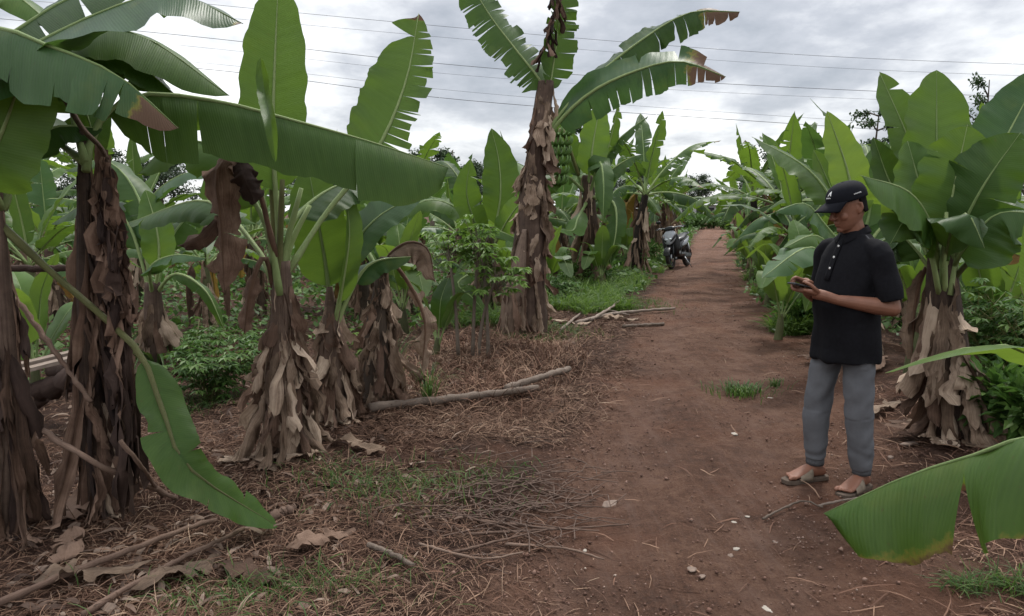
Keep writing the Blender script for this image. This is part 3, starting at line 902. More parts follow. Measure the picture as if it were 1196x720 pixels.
# ------------------------------------------------------------------ plant B: near left, dead skirt, big folded leaf behind
rB = G(335, 528); dB = rB.y
B = empty('banana_plant', rB, 0, 'banana plant with a tan dead-leaf skirt and one tall upright leaf, left foreground', 'banana plant', GL)
def PB(x, y, dd=0.0): return P(x, y, dB + dd)
_, C, rr = trunk(B, [rB + V((0, 0, -.05)), PB(330, 430), PB(329, 350), PB(328, 305)], [.13, .10, .075, .05], 'brown', seed=2)
skirt(B, C, rr, 11, 84, zr=(.10, .90), length=(.2, .5), width=(.04, .10), flare=(.02, .16), mats=('tan', 'tan', 'tan', 'brown'), crump=.035)
skirt(B, C, rr, 12, 10, zr=(.6, .95), length=(.5, .9), width=(.03, .06), flare=(.02, .06), mats=('tan', 'brown'))
leaf(B, [PB(327, 330), PB(324, 250), PB(319, 150, .05), PB(325, -25, .15)], .195, normal=(0.15, -1, 0.15), blade=.30, fl=(.10, .10), seed=1, mat='mid', ribr=.017, wav=.05)
leaf(B, [PB(335, 320), PB(380, 250, .2), PB(440, 175, .35), PB(474, 95, .5), PB(489, 16, .65)], .29, normal=(-.25, -1, .1), blade=.38, fl=(-.25, -.1), fr=(.25, .25), cutsL=[.14, .22, .28, .33, .38, .43, .47, .52, .57, .62, .67, .72, .77, .82, .87, .92], cutsR=[.86], gap=.34, segvar=.14,
     seed=3, mat='mid', wl=.62, wr=1.0, edgedry=.3, tipdry=.05, n=48, cutfrom=.04)
for i, (x1, x2, yy_) in enumerate(((318, 306, 225), (327, 330, 210), (334, 352, 220), (322, 316, 200), (338, 362, 240))):
    m_ = MB(); q = spline([PB(327, 345, rng_ * .02) for rng_ in (i - 2,)] + [PB(x1, 290, .03 * (i - 2)), PB(x2, yy_, .06 * (i - 2))], 8); m_.tube([p - V(rB) for p in q], [.027, .025, .023, .021, .019, .018, .016, .014], 7); m_.build('leaf_stalk', RIB['olive' if i % 2 else 'green'], B)
leaf(B, [PB(322, 320), PB(305, 250, .05), PB(255, 178, .1), PB(205, 165, .1), PB(160, 205, .1)], .22, normal=(0, -.35, 1), blade=.3, fl=(-.3, -.3), cutsL=[.2, .35, .47, .6, .75], cutsR=[.3, .6], hangL=.3, hangR=.3, gap=.12, seed=4, mat='light')
leaf(B, [PB(330, 320), PB(345, 255, .2), PB(400, 215, .5), PB(450, 225, .6)], .2, normal=(0, -.2, 1), blade=.35, fl=(-.3, -.4), seed=5, mat='dark')
leaf(B, [PB(318, 330), PB(300, 290, .15), PB(240, 235, .5), PB(150, 260, .8)], .2, normal=(0, -.3, 1), blade=.35, fl=(-.2, -.5), seed=6, mat='dark', cuts=2)
leaf(B, [PB(320, 335), PB(308, 300, -.1), PB(292, 340, -.15), PB(285, 390, -.1)], .07, normal=(0, -1, 0), blade=.5, fl=(-.6, -.6), seed=16, drymat=DRY['brown'], rib='brown', name='dead_leaf', crumple=.05)
# the large crumpled brown leaf hanging beside it
leaf(B, [PB(322, 300, -.05), PB(300, 215, -.15), PB(270, 183, -.25), PB(253, 205, -.28), PB(258, 260, -.28), PB(262, 340, -.28)], .15, normal=(-.2, -.9, .6), normal2=(-.3, -1, 0), blade=.40, fl=(-.35, -.5), fr=(-.2, -.6), seed=7,
     drymat=DRY['brown'], rib='brown', name='dead_leaf', crumple=.07, wav=.3, cutsL=[.5, .75], cutsR=[.6], gap=.1, label='large crumpled brown dead leaf hanging to the left')
leaf(B, [PB(280, 188, -.25), PB(285, 205, -.3), PB(297, 236, -.3)], .09, normal=(.3, -1, .2), blade=.02, fl=(-.3, -.6), seed=17, drymat=DRY['dark'], rib='brown', name='dead_leaf', crumple=.05, wav=.3, mrib=False)
leaf(B, [PB(258, 250, -.25), PB(232, 275, -.2), PB(208, 288, -.15)], .07, normal=(0, -1, .4), blade=.02, fl=(-.4, -.7), seed=18, drymat=DRY['brown'], rib='brown', name='dead_leaf', crumple=.05, wav=.3, mrib=False)
# thin dead stalk
m_ = MB(); m_.tube(spline([PB(297, 355, -.2), PB(300, 440, -.22), PB(326, 553, -.25)], 9), [.007] * 9, 6); m_.build('dead_stalk', RIB['brown'], B)

# its companion stem
rS = G(388, 488); dS = rS.y
S = empty('banana_plant', rS, 0, 'shorter banana plant with a tan skirt, close right of the plant with the tall leaf', 'banana plant', GL)
def PS(x, y, dd=0.0): return P(x, y, dS + dd)
_, C, rr = trunk(S, [rS + V((0, 0, -.05)), PS(387, 430), PS(385, 335)], [.12, .10, .02], 'brown', seed=3)
skirt(S, C, rr, 21, 46, zr=(.2, .98), length=(.2, .5), width=(.05, .12), flare=(.03, .13), mats=('tan', 'tan', 'brown'), crump=.035)
leaf(S, [PS(387, 385), PS(382, 320), PS(372, 260), PS(360, 195, .1)], .19, normal=(.15, -1, .1), blade=.26, fl=(.08, .1), seed=8, mat='mid')
leaf(S, [PS(390, 385), PS(402, 320, -.1), PS(408, 270, -.1), PS(402, 216, -.05)], .10, normal=(.9, -.5, 0), blade=.2, fl=(.35, .3), seed=9, mat='light')
leaf(S, [PS(392, 380), PS(408, 300, .05), PS(440, 255, .1), PS(492, 226, .2)], .17, normal=(-.35, -.75, .6), blade=.35, fl=(.05, -.1), seed=10, mat='blue')
leaf(S, [PS(392, 380), PS(418, 325, .05), PS(440, 305, .1), PS(480, 300, .1)], .12, normal=(0, -.5, 1), blade=.4, fl=(-.3, -.3), seed=14, mat='blue')
m_ = MB(); m_.tube(spline([PS(390, 370), PS(410, 325, -.1), PS(440, 300, -.1)], 9), [.022, .02, .02, .018, .018, .016, .016, .014, .012], 7); m_.build('leaf_stalk', RIB['olive'], S)

# ------------------------------------------------------------------ plant A2: left edge
rE = G(8, 622); dE = rE.y
E = empty('banana_plant', rE, 0, 'dark banana plant at the left edge, its snapped green leaf hanging to the ground', 'banana plant', GL)
def PE(x, y, dd=0.0): return P(x, y, dE + dd)
_, C, rr = trunk(E, [rE + V((-.03, 0, -.05)), PE(8, 450), PE(2, 330), PE(0, 225)], [.07, .055, .05, .012], 'brown', seed=5)
skirt(E, C, rr, 32, 22, zr=(.35, .98), length=(.45, 1.1), width=(.022, .045), flare=(-.01, .012), mats=('brown', 'dark', 'brown'), kickk=.15)
skirt(E, C, rr, 31, 12, zr=(.2, .8), length=(.3, .6), width=(.03, .08), flare=(.0, .03), mats=('dark', 'brown', 'dark'), kickk=.2)
# drooping leaf with a dry tip across the top left
leaf(E, [PE(0, 245), PE(-60, 120, -.2), PE(-20, 35, -.35), PE(60, 55, -.4), PE(140, 90, -.4), PE(208, 150, -.35)], .25, normal=(.1, .1, 1), blade=.36, fr=(-.2, -.5), fl=(-.75, -.6), hangL=.4, hangR=.15, seed=21, mat='blue',
     cutsL=[.42, .55, .62, .70, .78], cutsR=[.5, .7], tipdry=.2, gap=.07, segvar=.15, wl=1.0, wr=.7, crumple=.02)
leaf(E, [PE(-5, 240), PE(-70, 100, .0), PE(20, 62, -.1), PE(110, 18, -.1), PE(200, -8, -.05), PE(284, 28, -.0)], .36, normal=(.05, -.45, 1), blade=.30, fl=(-.15, -.25), fr=(-.15, -.35), hangR=.1, seed=22, mat='blue', cutsR=[.70], cutsL=[.4], gap=.10, tipdry=.03, wav=.1)
leaf(E, [PE(0, 240), PE(-20, 160, .4), PE(70, 50, .5), PE(160, 40, .55), PE(268, 112, .6)], .27, normal=(0, -.45, 1), blade=.26, fl=(-.15, -.3), seed=23, mat='mid', cutsR=[.5])
leaf(E, [PE(0, 245), PE(-40, 100, .1), PE(40, 22, .2), PE(120, -18, .25), PE(200, -45, .3)], .32, normal=(0, -.6, 1), blade=.3, fl=(-.1, -.3), cuts=2, seed=28, mat='dark')
leaf(E, [PE(0, 245), PE(10, 130, .3), PE(70, 70, .4), PE(135, 70, .5), PE(188, 108, .5)], .22, normal=(0, -.5, 1), blade=.3, fl=(-.1, -.3), cuts=3, seed=29, mat='dark')
leaf(E, [PE(0, 245), PE(-20, 120, .6), PE(40, 70, .7), PE(90, 110, .8), PE(120, 190, .8)], .22, normal=(0, -.5, 1), blade=.3, fl=(-.2, -.4), cuts=4, seed=30, mat='dark')
leaf(E, [PE(0, 245), PE(-12, 200, -.15), PE(12, 130, -.2), PE(38, 52, -.2)], .21, normal=(.1, -1, .2), blade=.15, fl=(.05, .05), seed=24, mat='mid')
leaf(E, [PE(0, 240), PE(-50, 60, .25), PE(0, -10, .3), PE(68, 34, .3)], .15, normal=(0, -.4, 1), blade=.3, fl=(-.2, -.3), seed=25, mat='light')
leaf(E, [PE(2, 245), PE(25, 190, .1), PE(60, 150, .2), PE(120, 150, .3)], .12, normal=(0, -.5, 1), blade=.4, fl=(-.2, -.5), seed=26, mat='dark')
# broken stalk and hanging leaf down to the ground
gt = G(325, 622) + V((0, 0, .03))
leaf(E, [PE(0, 262), PE(60, 318, .05), PE(118, 368, .05), PE(165, 415, 0), PE(190, 480, -.1), PE(222, 548, -.2), gt], .135, normal=(.45, -.8, .4), normal2=(.1, -.5, .9), blade=.44, fl=(.22, .1), fr=(.15, -.35), seed=27, mat='mid', rib='olive', ribr=.016,
     cutsL=[.36, .62], cutsR=[.44, .8], gap=.06, segvar=.22, sharp=-.3, wav=.16, n=44, label='green banana leaf hanging from a snapped stalk down to the ground')
m_ = MB(); m_.tube(spline([PE(-5, 205), PE(40, 195, .1), PE(78, 178, .2)], 8), [.02] * 8, 6); m_.build('leaf_stalk', RIB['olive'], E)

# ------------------------------------------------------------------ plant A: second dark stem with hanging dead bundle
rA = G(128, 598); dA = rA.y
A = empty('banana_plant', rA, 0, 'banana plant wrapped in hanging dark dead leaves, a huge folded green leaf reaching right', 'banana plant', GL)
def PA(x, y, dd=0.0): return P(x, y, dA + dd)
_, C, rr = trunk(A, [rA + V((-.06, 0.05, -.05)), PA(108, 470, .05), PA(102, 330, .05), PA(98, 200, .05), PA(97, 150, .05)], [.085, .068, .055, .042, .015], 'brown', seed=6)
skirt(A, C, rr, 42, 30, zr=(.30, .98), length=(.45, 1.15), width=(.022, .05), flare=(-.01, .02), mats=('brown', 'dark', 'brown'), kickk=.15, crump=.035)
rg = random.Random(77)
for i in range(30):
    x = rg.uniform(86, 134); top_ = rg.uniform(200, 470) if x > 112 else rg.uniform(185, 300)
    t0 = 1 - (top_ - 145) / (600 - 145)
    strip(A, C, rr, rg, max(.12, t0), rg.uniform(-.8, .4), rg.uniform(.45, 1.0) if x > 112 else rg.uniform(.4, .8), rg.uniform(.022, .05), (x - 104) / 250 if x > 104 else .02, curl=.7, mats=('brown', 'dark', 'brown'), crump=.045, floor=.02, twist=.9, swing=.10, kickk=.15)
skirt(A, C, rr, 41, 8, zr=(.12, .5), length=(.3, .5), width=(.035, .07), flare=(.02, .12), arc=(-1.2, .4), mats=('brown', 'tan', 'brown'), crump=.04, kickk=.3)
CA = [p - V(rA) for p in spline([PA(74, 112, -.1), PA(96, 150, -.12), PA(122, 180, -.14), PA(132, 230, -.14), PA(136, 320, -.12)], 30)]
m_ = MB(); m_.tube(CA, [.014 - .0003 * i for i in range(30)], 6); hs_ = m_.build('dead_stalk', RIB['brown'], A)
rg = random.Random(78)
for i in range(34):
    t = rg.uniform(.30, 1.0)
    strip(A, CA, [.008] * 30, rg, t, rg.uniform(-3.1, .2), rg.uniform(.3, .75) if t < .75 else rg.uniform(.6, 1.35), rg.uniform(.03, .07), rg.uniform(-.02, .03), curl=.8, mats=('brown', 'brown', 'dark'), crump=.05, floor=.02, twist=1.1, n=16, swing=.07, kickk=.12)
# huge folded leaf: midrib along the top, near half hanging
leaf(A, [PA(100, 200), PA(110, 150, .1), PA(160, 112, .18), PA(250, 118, .25), PA(340, 140, .35), PA(440, 168, .42), PA(524, 196, .5)], .36, normal=(0, .35, 1), blade=.16, fr=(-.15, -.5), fl=(-.75, -.75), hangL=.65, wl=1.1, wr=.6,
     cutsL=[.10, .19, .27, .74], seed=35, mat='mid', ribr=.016, wav=.05, gap=.03, segvar=.10, n=44, sharp=-.9, cutfrom=.2)
leaf(A, [PA(100, 190), PA(85, 130, .1), PA(95, 80, .2), PA(150, 70, .3), PA(215, 120, .35)], .17, normal=(0, -.3, 1), blade=.3, fl=(-.2, -.4), seed=36, mat='dark', cuts=3)
leaf(A, [PA(100, 190), PA(60, 160, .15), PA(10, 120, .3), PA(-60, 150, .4)], .2, normal=(0, -.3, 1), blade=.25, fl=(-.2, -.4), seed=37, mat='dark')
# narrow young rolled leaf hanging over the fold
leaf(A, [PA(304, 66, .22), PA(309, 105, .17), PA(316, 140, -.12), PA(322, 190, -.16)], .040, normal=(.1, -1, 0), blade=.01, fl=(.35, .5), seed=38, mat='mid', mrib=False, name='torn_leaf_flap', sharp=-.5)

# ------------------------------------------------------------------ plant C: the tall one in the middle
rC = G(614, 388); dC = rC.y
Cp = empty('banana_plant', rC, 0, 'tallest banana plant, long shaggy dry stem and ragged leaves against the sky', 'banana plant', GL)
def PC(x, y, dd=0.0): return P(x, y, dC + dd)
_, C, rr = trunk(Cp, [rC + V((0, 0, -.05)), PC(617, 300), PC(624, 210), PC(632, 140), PC(638, 95)], [.27, .21, .155, .125, .09], 'brown', seed=7, n=40)
skirt(Cp, C, rr, 51, 62, zr=(.10, 1.0), length=(.25, .6), width=(.06, .14), flare=(.01, .07), mats=('tan', 'tan', 'brown'), crump=.035, twist=.5)
skirt(Cp, C, rr, 52, 36, zr=(.50, 1.0), length=(.2, .45), width=(.05, .10), flare=(.03, .14), mats=('tan',), crump=.035, twist=.5)
leaf(Cp, [PC(637, 130), PC(634, 100), PC(600, 55), PC(570, 15), PC(538, -40)], .33, normal=(.3, -.8, .5), blade=.12, fl=(-.1, -.3), cuts=30, gap=.3, segvar=.2, seed=41, mat='dark', hangL=.1, hangR=.2, n=60, edgedry=.3, cutfrom=.3)
leaf(Cp, [PC(638, 125), PC(645, 85), PC(652, 30), PC(657, -40)], .27, normal=(.55, -.7, .1), blade=.12, fl=(.15, .3), cuts=15, gap=.16, segvar=.25, cutfrom=.15, seed=42, mat='dark', n=50, edgedry=.3)
leaf(Cp, [PC(632, 175), PC(645, 145), PC(690, 95, .1), PC(745, 50, .2), PC(805, 15, .3), PC(864, 14, .4)], .34, normal=(-.1, -.3, 1), blade=.16, fr=(.1, -.3), fl=(-.8, -.5), cutsR=[.4, .6, .7, .8, .9], cutsL=[.1, .2, .31, .4, .47, .54, .6, .66, .72, .77, .82, .86, .9, .94], hangL=.75, hangR=.15, gap=.24,
     segvar=.3, seed=43, mat='dark', tipdry=.22, n=60, ribr=.024, crumple=.03)
leaf(Cp, [PC(632, 180), PC(648, 148), PC(690, 108, -.2), PC(745, 82, -.3), PC(795, 72, -.35), PC(848, 90, -.35)], .34, normal=(-.1, -.6, 1), blade=.16, fr=(.2, -.2), fl=(-.8, -.5), cutsR=[.5, .75, .88], cutsL=[.1, .2, .3, .38, .46, .54, .6, .67, .73, .78, .83, .88, .92, .96], hangL=.75, hangR=.1, gap=.16,
     segvar=.3, seed=44, mat='blue', tipdry=.26, n=60, ribr=.028)
m_ = MB(); m_.tube(spline([PC(638, 120), PC(642, 90, -.1), PC(660, 20, -.15)], 8), [.035, .03, .03, .025, .025, .02, .02, .015], 7); m_.build('leaf_stalk', RIB['olive'], Cp)
Cm = [p for p in spline([PC(658, -20, -.1) - V(rC), PC(650, 10, -.15) - V(rC), PC(634, 62, -.15) - V(rC)], 24)]
m_ = MB(); m_.tube(Cm, [.02] * 24, 6); fs = m_.build('flower_stalk', RIB['brown'], Cp)
rg = random.Random(5)
for i in range(26):
    strip(fs, Cm, [.02] * 24, rg, i / 26, rg.uniform(0, 6.28), rg.uniform(.15, .3), rg.uniform(.03, .06), rg.uniform(.03, .09), mats=('dark', 'brown'), name='dead_bract', n=6)

rC2 = G(594, 392)
C2 = empty('banana_plant', rC2, 0, 'dead leaning banana stem propped against the foot of the tallest plant', 'banana stem')
_, C, rr = trunk(C2, [rC2 + V((0, 0, -.05)), P(603, 330, rC2.y), P(613, 268, rC2.y + .1)], [.15, .12, .03], 'brown', seed=8)
skirt(C2, C, rr, 61, 40, zr=(.15, 1.0), length=(.3, .6), width=(.05, .11), flare=(.0, .06), mats=('brown', 'tan', 'brown'), twist=.3, kickk=.4)

# ------------------------------------------------------------------ dried stump with the hooded dead leaf
rD = G(440, 468); dD = rD.y
D = empty('banana_plant', rD, 0, 'dead banana stump under shredded tan leaves, a hooded brown leaf arching right', 'banana stump')
def PD(x, y, dd=0.0): return P(x, y, dD + dd)
_, C, rr = trunk(D, [rD + V((0, 0, -.05)), PD(440, 390), PD(447, 300)], [.11, .09, .02], 'dark', seed=9)
skirt(D, C, rr, 71, 54, zr=(.15, 1.0), length=(.22, .55), width=(.035, .09), flare=(.03, .13), mats=('tan', 'tan', 'brown'), crump=.05, twist=.9)
leaf(D, [PD(447, 320), PD(455, 298, -.1), PD(478, 283, -.15), PD(500, 292, -.15), PD(508, 330, -.15)], .155, normal=(.3, -.3, 1), blade=.25, fl=(-.5, -.7), fr=(-.7, -.6), seed=51, drymat=DRY['tan'], rib='brown', name='dead_leaf', crumple=.05, wav=.15, label='hooded brown dead leaf curling over to the right')
leaf(D, [PD(449, 320), PD(462, 310), PD(495, 370), PD(492, 440)], .09, normal=(0, -1, 0), blade=.3, fl=(-.5, -.9), cuts=4, seed=52, drymat=DRY['tan'], rib='brown', name='dead_leaf', crumple=.06, wav=.4, segvar=.5)
leaf(D, [PD(444, 320), PD(425, 290, .1), PD(405, 300, .1), PD(400, 345, .1)], .10, normal=(0, -.5, 1), blade=.3, fl=(-.4, -.6), seed=53, mat='blue')

# ------------------------------------------------------------------ plant K: behind, between stump and tall stem
rK = G(566, 372); rK = ground(rK.x * 10.6 / rK.y, 10.6); dK = rK.y
K = empty('banana_plant', rK, 0, 'leafy banana plant directly left of the tallest stem, broad leaves fanning out', 'banana plant', GL)
def PK(x, y, dd=0.0): return P(x, y, dK + dd)
_, C, rr = trunk(K, [rK + V((0, 0, -.05)), PK(566, 320), PK(572, 265)], [.13, .11, .08], 'green', seed=10)
skirt(K, C, rr, 81, 18, zr=(.3, 1), length=(.4, .8), width=(.07, .14), flare=(.03, .14))
for i, (pts, w, nm, fl, mt, cu) in enumerate([
    ([(572, 290, 0), (584, 235, 0), (583, 190, .1), (574, 150, .2)], .33, (.2, -1, .2), (.1, .1), 'mid', 0),
    ([(570, 290, 0), (545, 225, .2), (520, 190, .4), (495, 195, .5)], .28, (.2, -.5, 1), (-.1, -.3), 'dark', 2),
    ([(570, 295, 0), (535, 245, -.2), (495, 235, -.3), (455, 265, -.4)], .28, (.1, -.5, 1), (-.1, -.4), 'mid', 1),
    ([(572, 290, 0), (600, 240, .1), (622, 210, .2), (650, 205, .3)], .28, (-.2, -.6, 1), (0, -.3), 'mid', 1),
    ([(574, 295, 0), (590, 262, -.3), (610, 235, -.5), (632, 222, -.6)], .25, (-.3, -1, .5), (.1, -.1), 'light', 0),
    ([(572, 300, 0), (555, 260, -.3), (545, 225, -.4), (550, 185, -.4)], .30, (.2, -1, .3), (.1, .0), 'mid', 0),
    ([(570, 305, 0), (545, 280, -.3), (575, 268, -.6), (626, 290, -.8)], .20, (0, -.4, 1), (-.3, -.4), 'light', 2),
    ([(570, 310, 0), (535, 330, -.4), (552, 348, -.5), (572, 372, -.6)], .18, (0, -.8, .6), (0, -.2), 'mid', 0),
    ([(570, 300, 0), (540, 260, .1), (527, 240, .1), (522, 208, .1)], .08, (0, -1, 0), (.6, .5), 'light', 0)]):
    leaf(K, [PK(*q) for q in pts], w * .78, normal=nm, blade=.2, fl=fl, cuts=cu + (i % 3), seed=100 + i, mat=mt, ribr=.018, gap=.08, segvar=.12, sharp=.5, wav=.12)

# ------------------------------------------------------------------ plant with the fruit bunch
rF = ground(P(690, 320, 15.2).x, 15.2); dF = rF.y
F_ = empty('banana_plant', rF, 0, 'banana plant carrying a green bunch of fruit, just right of the tallest stem', 'banana plant', GL)
def PF(x, y, dd=0.0): return P(x, y, dF + dd)
_, C, rr = trunk(F_, [rF + V((0, 0, -.05)), PF(690, 290), PF(688, 235), PF(686, 205)], [.2, .16, .13, .10], 'brown', seed=11)
skirt(F_, C, rr, 91, 26, zr=(.3, 1), length=(.6, 1.1), width=(.09, .18), flare=(.05, .25), mats=('tan', 'tan', 'brown'))
for i, (pts, w, nm, fl, mt, cu) in enumerate([
    ([(684, 225, 0), (668, 190, 0), (655, 160, 0), (640, 130, 0)], .36, (.3, -1, .2), (.1, .1), 'mid', 1),
    ([(686, 225, 0), (690, 190, -.2), (694, 160, -.2), (702, 118, -.2)], .36, (.2, -1, .1), (.15, .2), 'light', 0),
    ([(688, 225, 0), (706, 185, .2), (716, 150, .2), (723, 115, .2)], .26, (.6, -.6, .1), (.2, .2), 'mid', 8),
    ([(688, 220, 0), (712, 175, .3), (735, 152, .3), (757, 136, .3)], .24, (-.3, -.4, 1), (-.3, -.4), 'dark', 14),
    ([(688, 222, 0), (712, 200, 0), (735, 185, 0), (752, 180, 0)], .30, (-.3, -.4, 1), (-.3, -.4), 'dark', 6),
    ([(684, 225, 0), (660, 205, -.3), (640, 215, -.6), (625, 250, -.7)], .28, (.3, -.5, 1), (-.3, -.4), 'light', 2),
    ([(688, 230, 0), (700, 190, -.5), (705, 215, -.9), (704, 262, -1.1)], .32, (.1, -1, .6), (-.2, -.3), 'dark', 2),
    ([(686, 235, 0), (675, 255, -.6), (668, 270, -1), (640, 262, -1.6)], .26, (0, -.4, 1), (-.2, -.3), 'light', 1),
    ([(688, 230, 0), (715, 235, -.4), (720, 265, -.7), (712, 310, -.8)], .26, (0, -1, .4), (-.2, -.4), 'dark', 3)]):
    leaf(F_, [PF(*q) for q in pts], w * .85, sharp=.5, wav=.12, normal=nm, blade=.2, fl=fl, cuts=cu, seed=130 + i, mat=mt, ribr=.03, gap=.2, segvar=.2, hangL=.2 if cu > 4 else 0, hangR=.4 if cu > 4 else 0)
M_FRUIT = plain_mat('green_banana', (0.085, 0.16, 0.035), .5, .4, .2, 12)
bc = [PF(676, 205, -.3) - V(rF), PF(662, 165, -.6) - V(rF), PF(655, 150, -.6) - V(rF), PF(652, 175, -.6) - V(rF), PF(650, 212, -.6) - V(rF)]
bc = spline(bc, 30)
m_ = MB(); m_.tube(bc, [.035] * 30, 7); bun = m_.build('fruit_bunch', RIB['olive'], F_)
for h_ in range(6):
    c = bc[16] + (bc[29] - bc[16]) * (h_ / 5.0)
    m_ = MB()
    for k in range(13):
        a = k / 13 * 6.283 + h_ * .4; rd = V((math.cos(a), math.sin(a), 0)); R = .20 - .008 * h_
        m_.tube(spline([c + rd * .03, c + rd * R * .7 + V((0, 0, -.05)), c + rd * (R + .05) + V((0, 0, .02)), c + rd * (R + .05) + V((0, 0, .12))], 7), [.012, .022, .028, .03, .028, .02, .008], 6)
    m_.build('banana_hand', M_FRUIT, bun)

# ------------------------------------------------------------------ plant H: big one on the right
rH = G(1118, 505); dH = rH.y
H = empty('banana_plant', rH, 0, 'large banana plant right of the man, broad upright leaves above tan dead sheaths', 'banana plant', GR)
def PH(x, y, dd=0.0): return P(x, y, dH + dd)
_, C, rr = trunk(H, [rH + V((0, 0, -.08)), PH(1110, 430), PH(1102, 350), PH(1098, 275)], [.16, .13, .10, .07], 'brown', seed=12)
skirt(H, C, rr, 101, 58, zr=(.12, .82), length=(.25, .62), width=(.055, .13), flare=(.02, .16), mats=('tan', 'tan', 'brown'), crump=.03)
skirt(H, C, rr, 102, 20, zr=(.15, .5), length=(.25, .5), width=(.06, .12), flare=(.08, .26), arc=(-1.6, .2), mats=('tan',), crump=.025)
for i, (pts, w, nm, fl, mt, kw) in enumerate([
    ([(1100, 320, 0), (1097, 250, .1), (1094, 180, .15), (1094, 82, .25)], .225, (.1, -1, .1), (.05, .1), 'mid', {}),
    ([(1098, 320, 0), (1088, 250, .2), (1066, 175, .35), (1027, 84, .5)], .16, (.25, -1, .1), (.1, .15), 'mid', {}),
    ([(1104, 320, 0), (1107, 265, -.1), (1115, 215, -.15), (1130, 146, -.15)], .22, (-.1, -1, .2), (.10, .15), 'light', {}),
    ([(1098, 320, 0), (1087, 265, .0), (1075, 220, .05), (1060, 165, .1)], .18, (.2, -1, .15), (.1, .1), 'light', {}),
    ([(1098, 325, 0), (1090, 270, -.15), (1062, 225, -.35), (1005, 205, -.5)], .24, (.2, -.1, 1), (-.1, -.3), 'light', dict(fr=(-.6, -.5), hangR=.25)),
    ([(1106, 320, 0), (1122, 270, -.15), (1150, 215, -.25), (1192, 155, -.3)], .24, (-.5, -1, .2), (-.05, -.1), 'dark', {}),
    ([(1106, 320, 0), (1130, 250, .1), (1165, 180, .2), (1218, 80, .4)], .20, (-.6, -.8, .2), (.15, .15), 'blue', {}),
    ([(1108, 322, 0), (1130, 285, -.2), (1165, 250, -.3), (1215, 250, -.4)], .22, (-.2, -.7, .8), (-.2, -.3), 'dark', {}),
    ([(1096, 325, 0), (1070, 270, .2), (1040, 215, .35), (1020, 160, .4)], .15, (.4, -1, .1), (.1, .1), 'dark', {}),
    ([(1096, 328, 0), (1068, 290, .1), (1045, 275, .15), (1005, 300, .2)], .18, (.1, -.4, 1), (-.3, -.4), 'dark', {}),
    ([(1100, 325, 0), (1085, 265, -.25), (1060, 255, -.4), (1040, 285, -.45)], .17, (.2, -.6, .8), (-.3, -.4), 'dark', {}),
    ([(1104, 330, 0), (1125, 290, .2), (1150, 265, .4), (1185, 285, .5)], .2, (-.2, -.5, 1), (-.3, -.4), 'dark', {}),
    ([(1104, 320, 0), (1112, 270, -.3), (1130, 250, -.5), (1150, 290, -.55)], .15, (0, -.7, .7), (-.3, -.4), 'dark', {}),
    ]):
    leaf(H, [PH(*q) for q in pts], w * 1.1, normal=nm, blade=.26, fl=fl, seed=160 + i, mat=mt, ribr=.014, sharp=.1, wav=.12, cuts=i % 3, gap=.05, segvar=.08, **kw)
leaf(H, [PH(1108, 335), PH(1130, 308, -.1), PH(1160, 292, -.1), PH(1196, 300, -.1)], .11, normal=(-.1, -.7, .8), blade=.35, fl=(-.2, -.3), fr=(-.5, -.3), hangR=.4, seed=181, drymat=DRY['yellow'], rib='olive', crumple=.02, name='dying_leaf', label='yellow and orange dying leaf low on the right')
leaf(H, [PH(1102, 340), PH(1085, 310, .1), PH(1070, 350, .12), PH(1065, 420, .12)], .09, normal=(0, -1, 0), blade=.3, fl=(-.5, -.8), cuts=3, seed=182, drymat=DRY['tan'], rib='brown', crumple=.05, name='dead_leaf')
rg = random.Random(9)
for i in range(12):
    x = rg.uniform(-30, 36)
    m_ = MB(); q = spline([PH(1102 + x * .25, 345, rg.uniform(-.1, .1)), PH(1100 + x * .6, 300, rg.uniform(-.15, .1)), PH(1098 + x * 1.3, 248, rg.uniform(-.2, .2))], 8)
    m_.tube([p - V(rH) for p in q], [.02, .019, .018, .017, .016, .015, .014, .012], 6); m_.build('leaf_stalk', RIB[rg.choice(('green', 'olive'))], H)

# sucker right behind it, beside the man's back
sucker(G(1062, 440), 303, .55, 5, 'young banana plant with narrow bright leaves close behind the back of the man', None, ('light', 'mid'), 1.15)

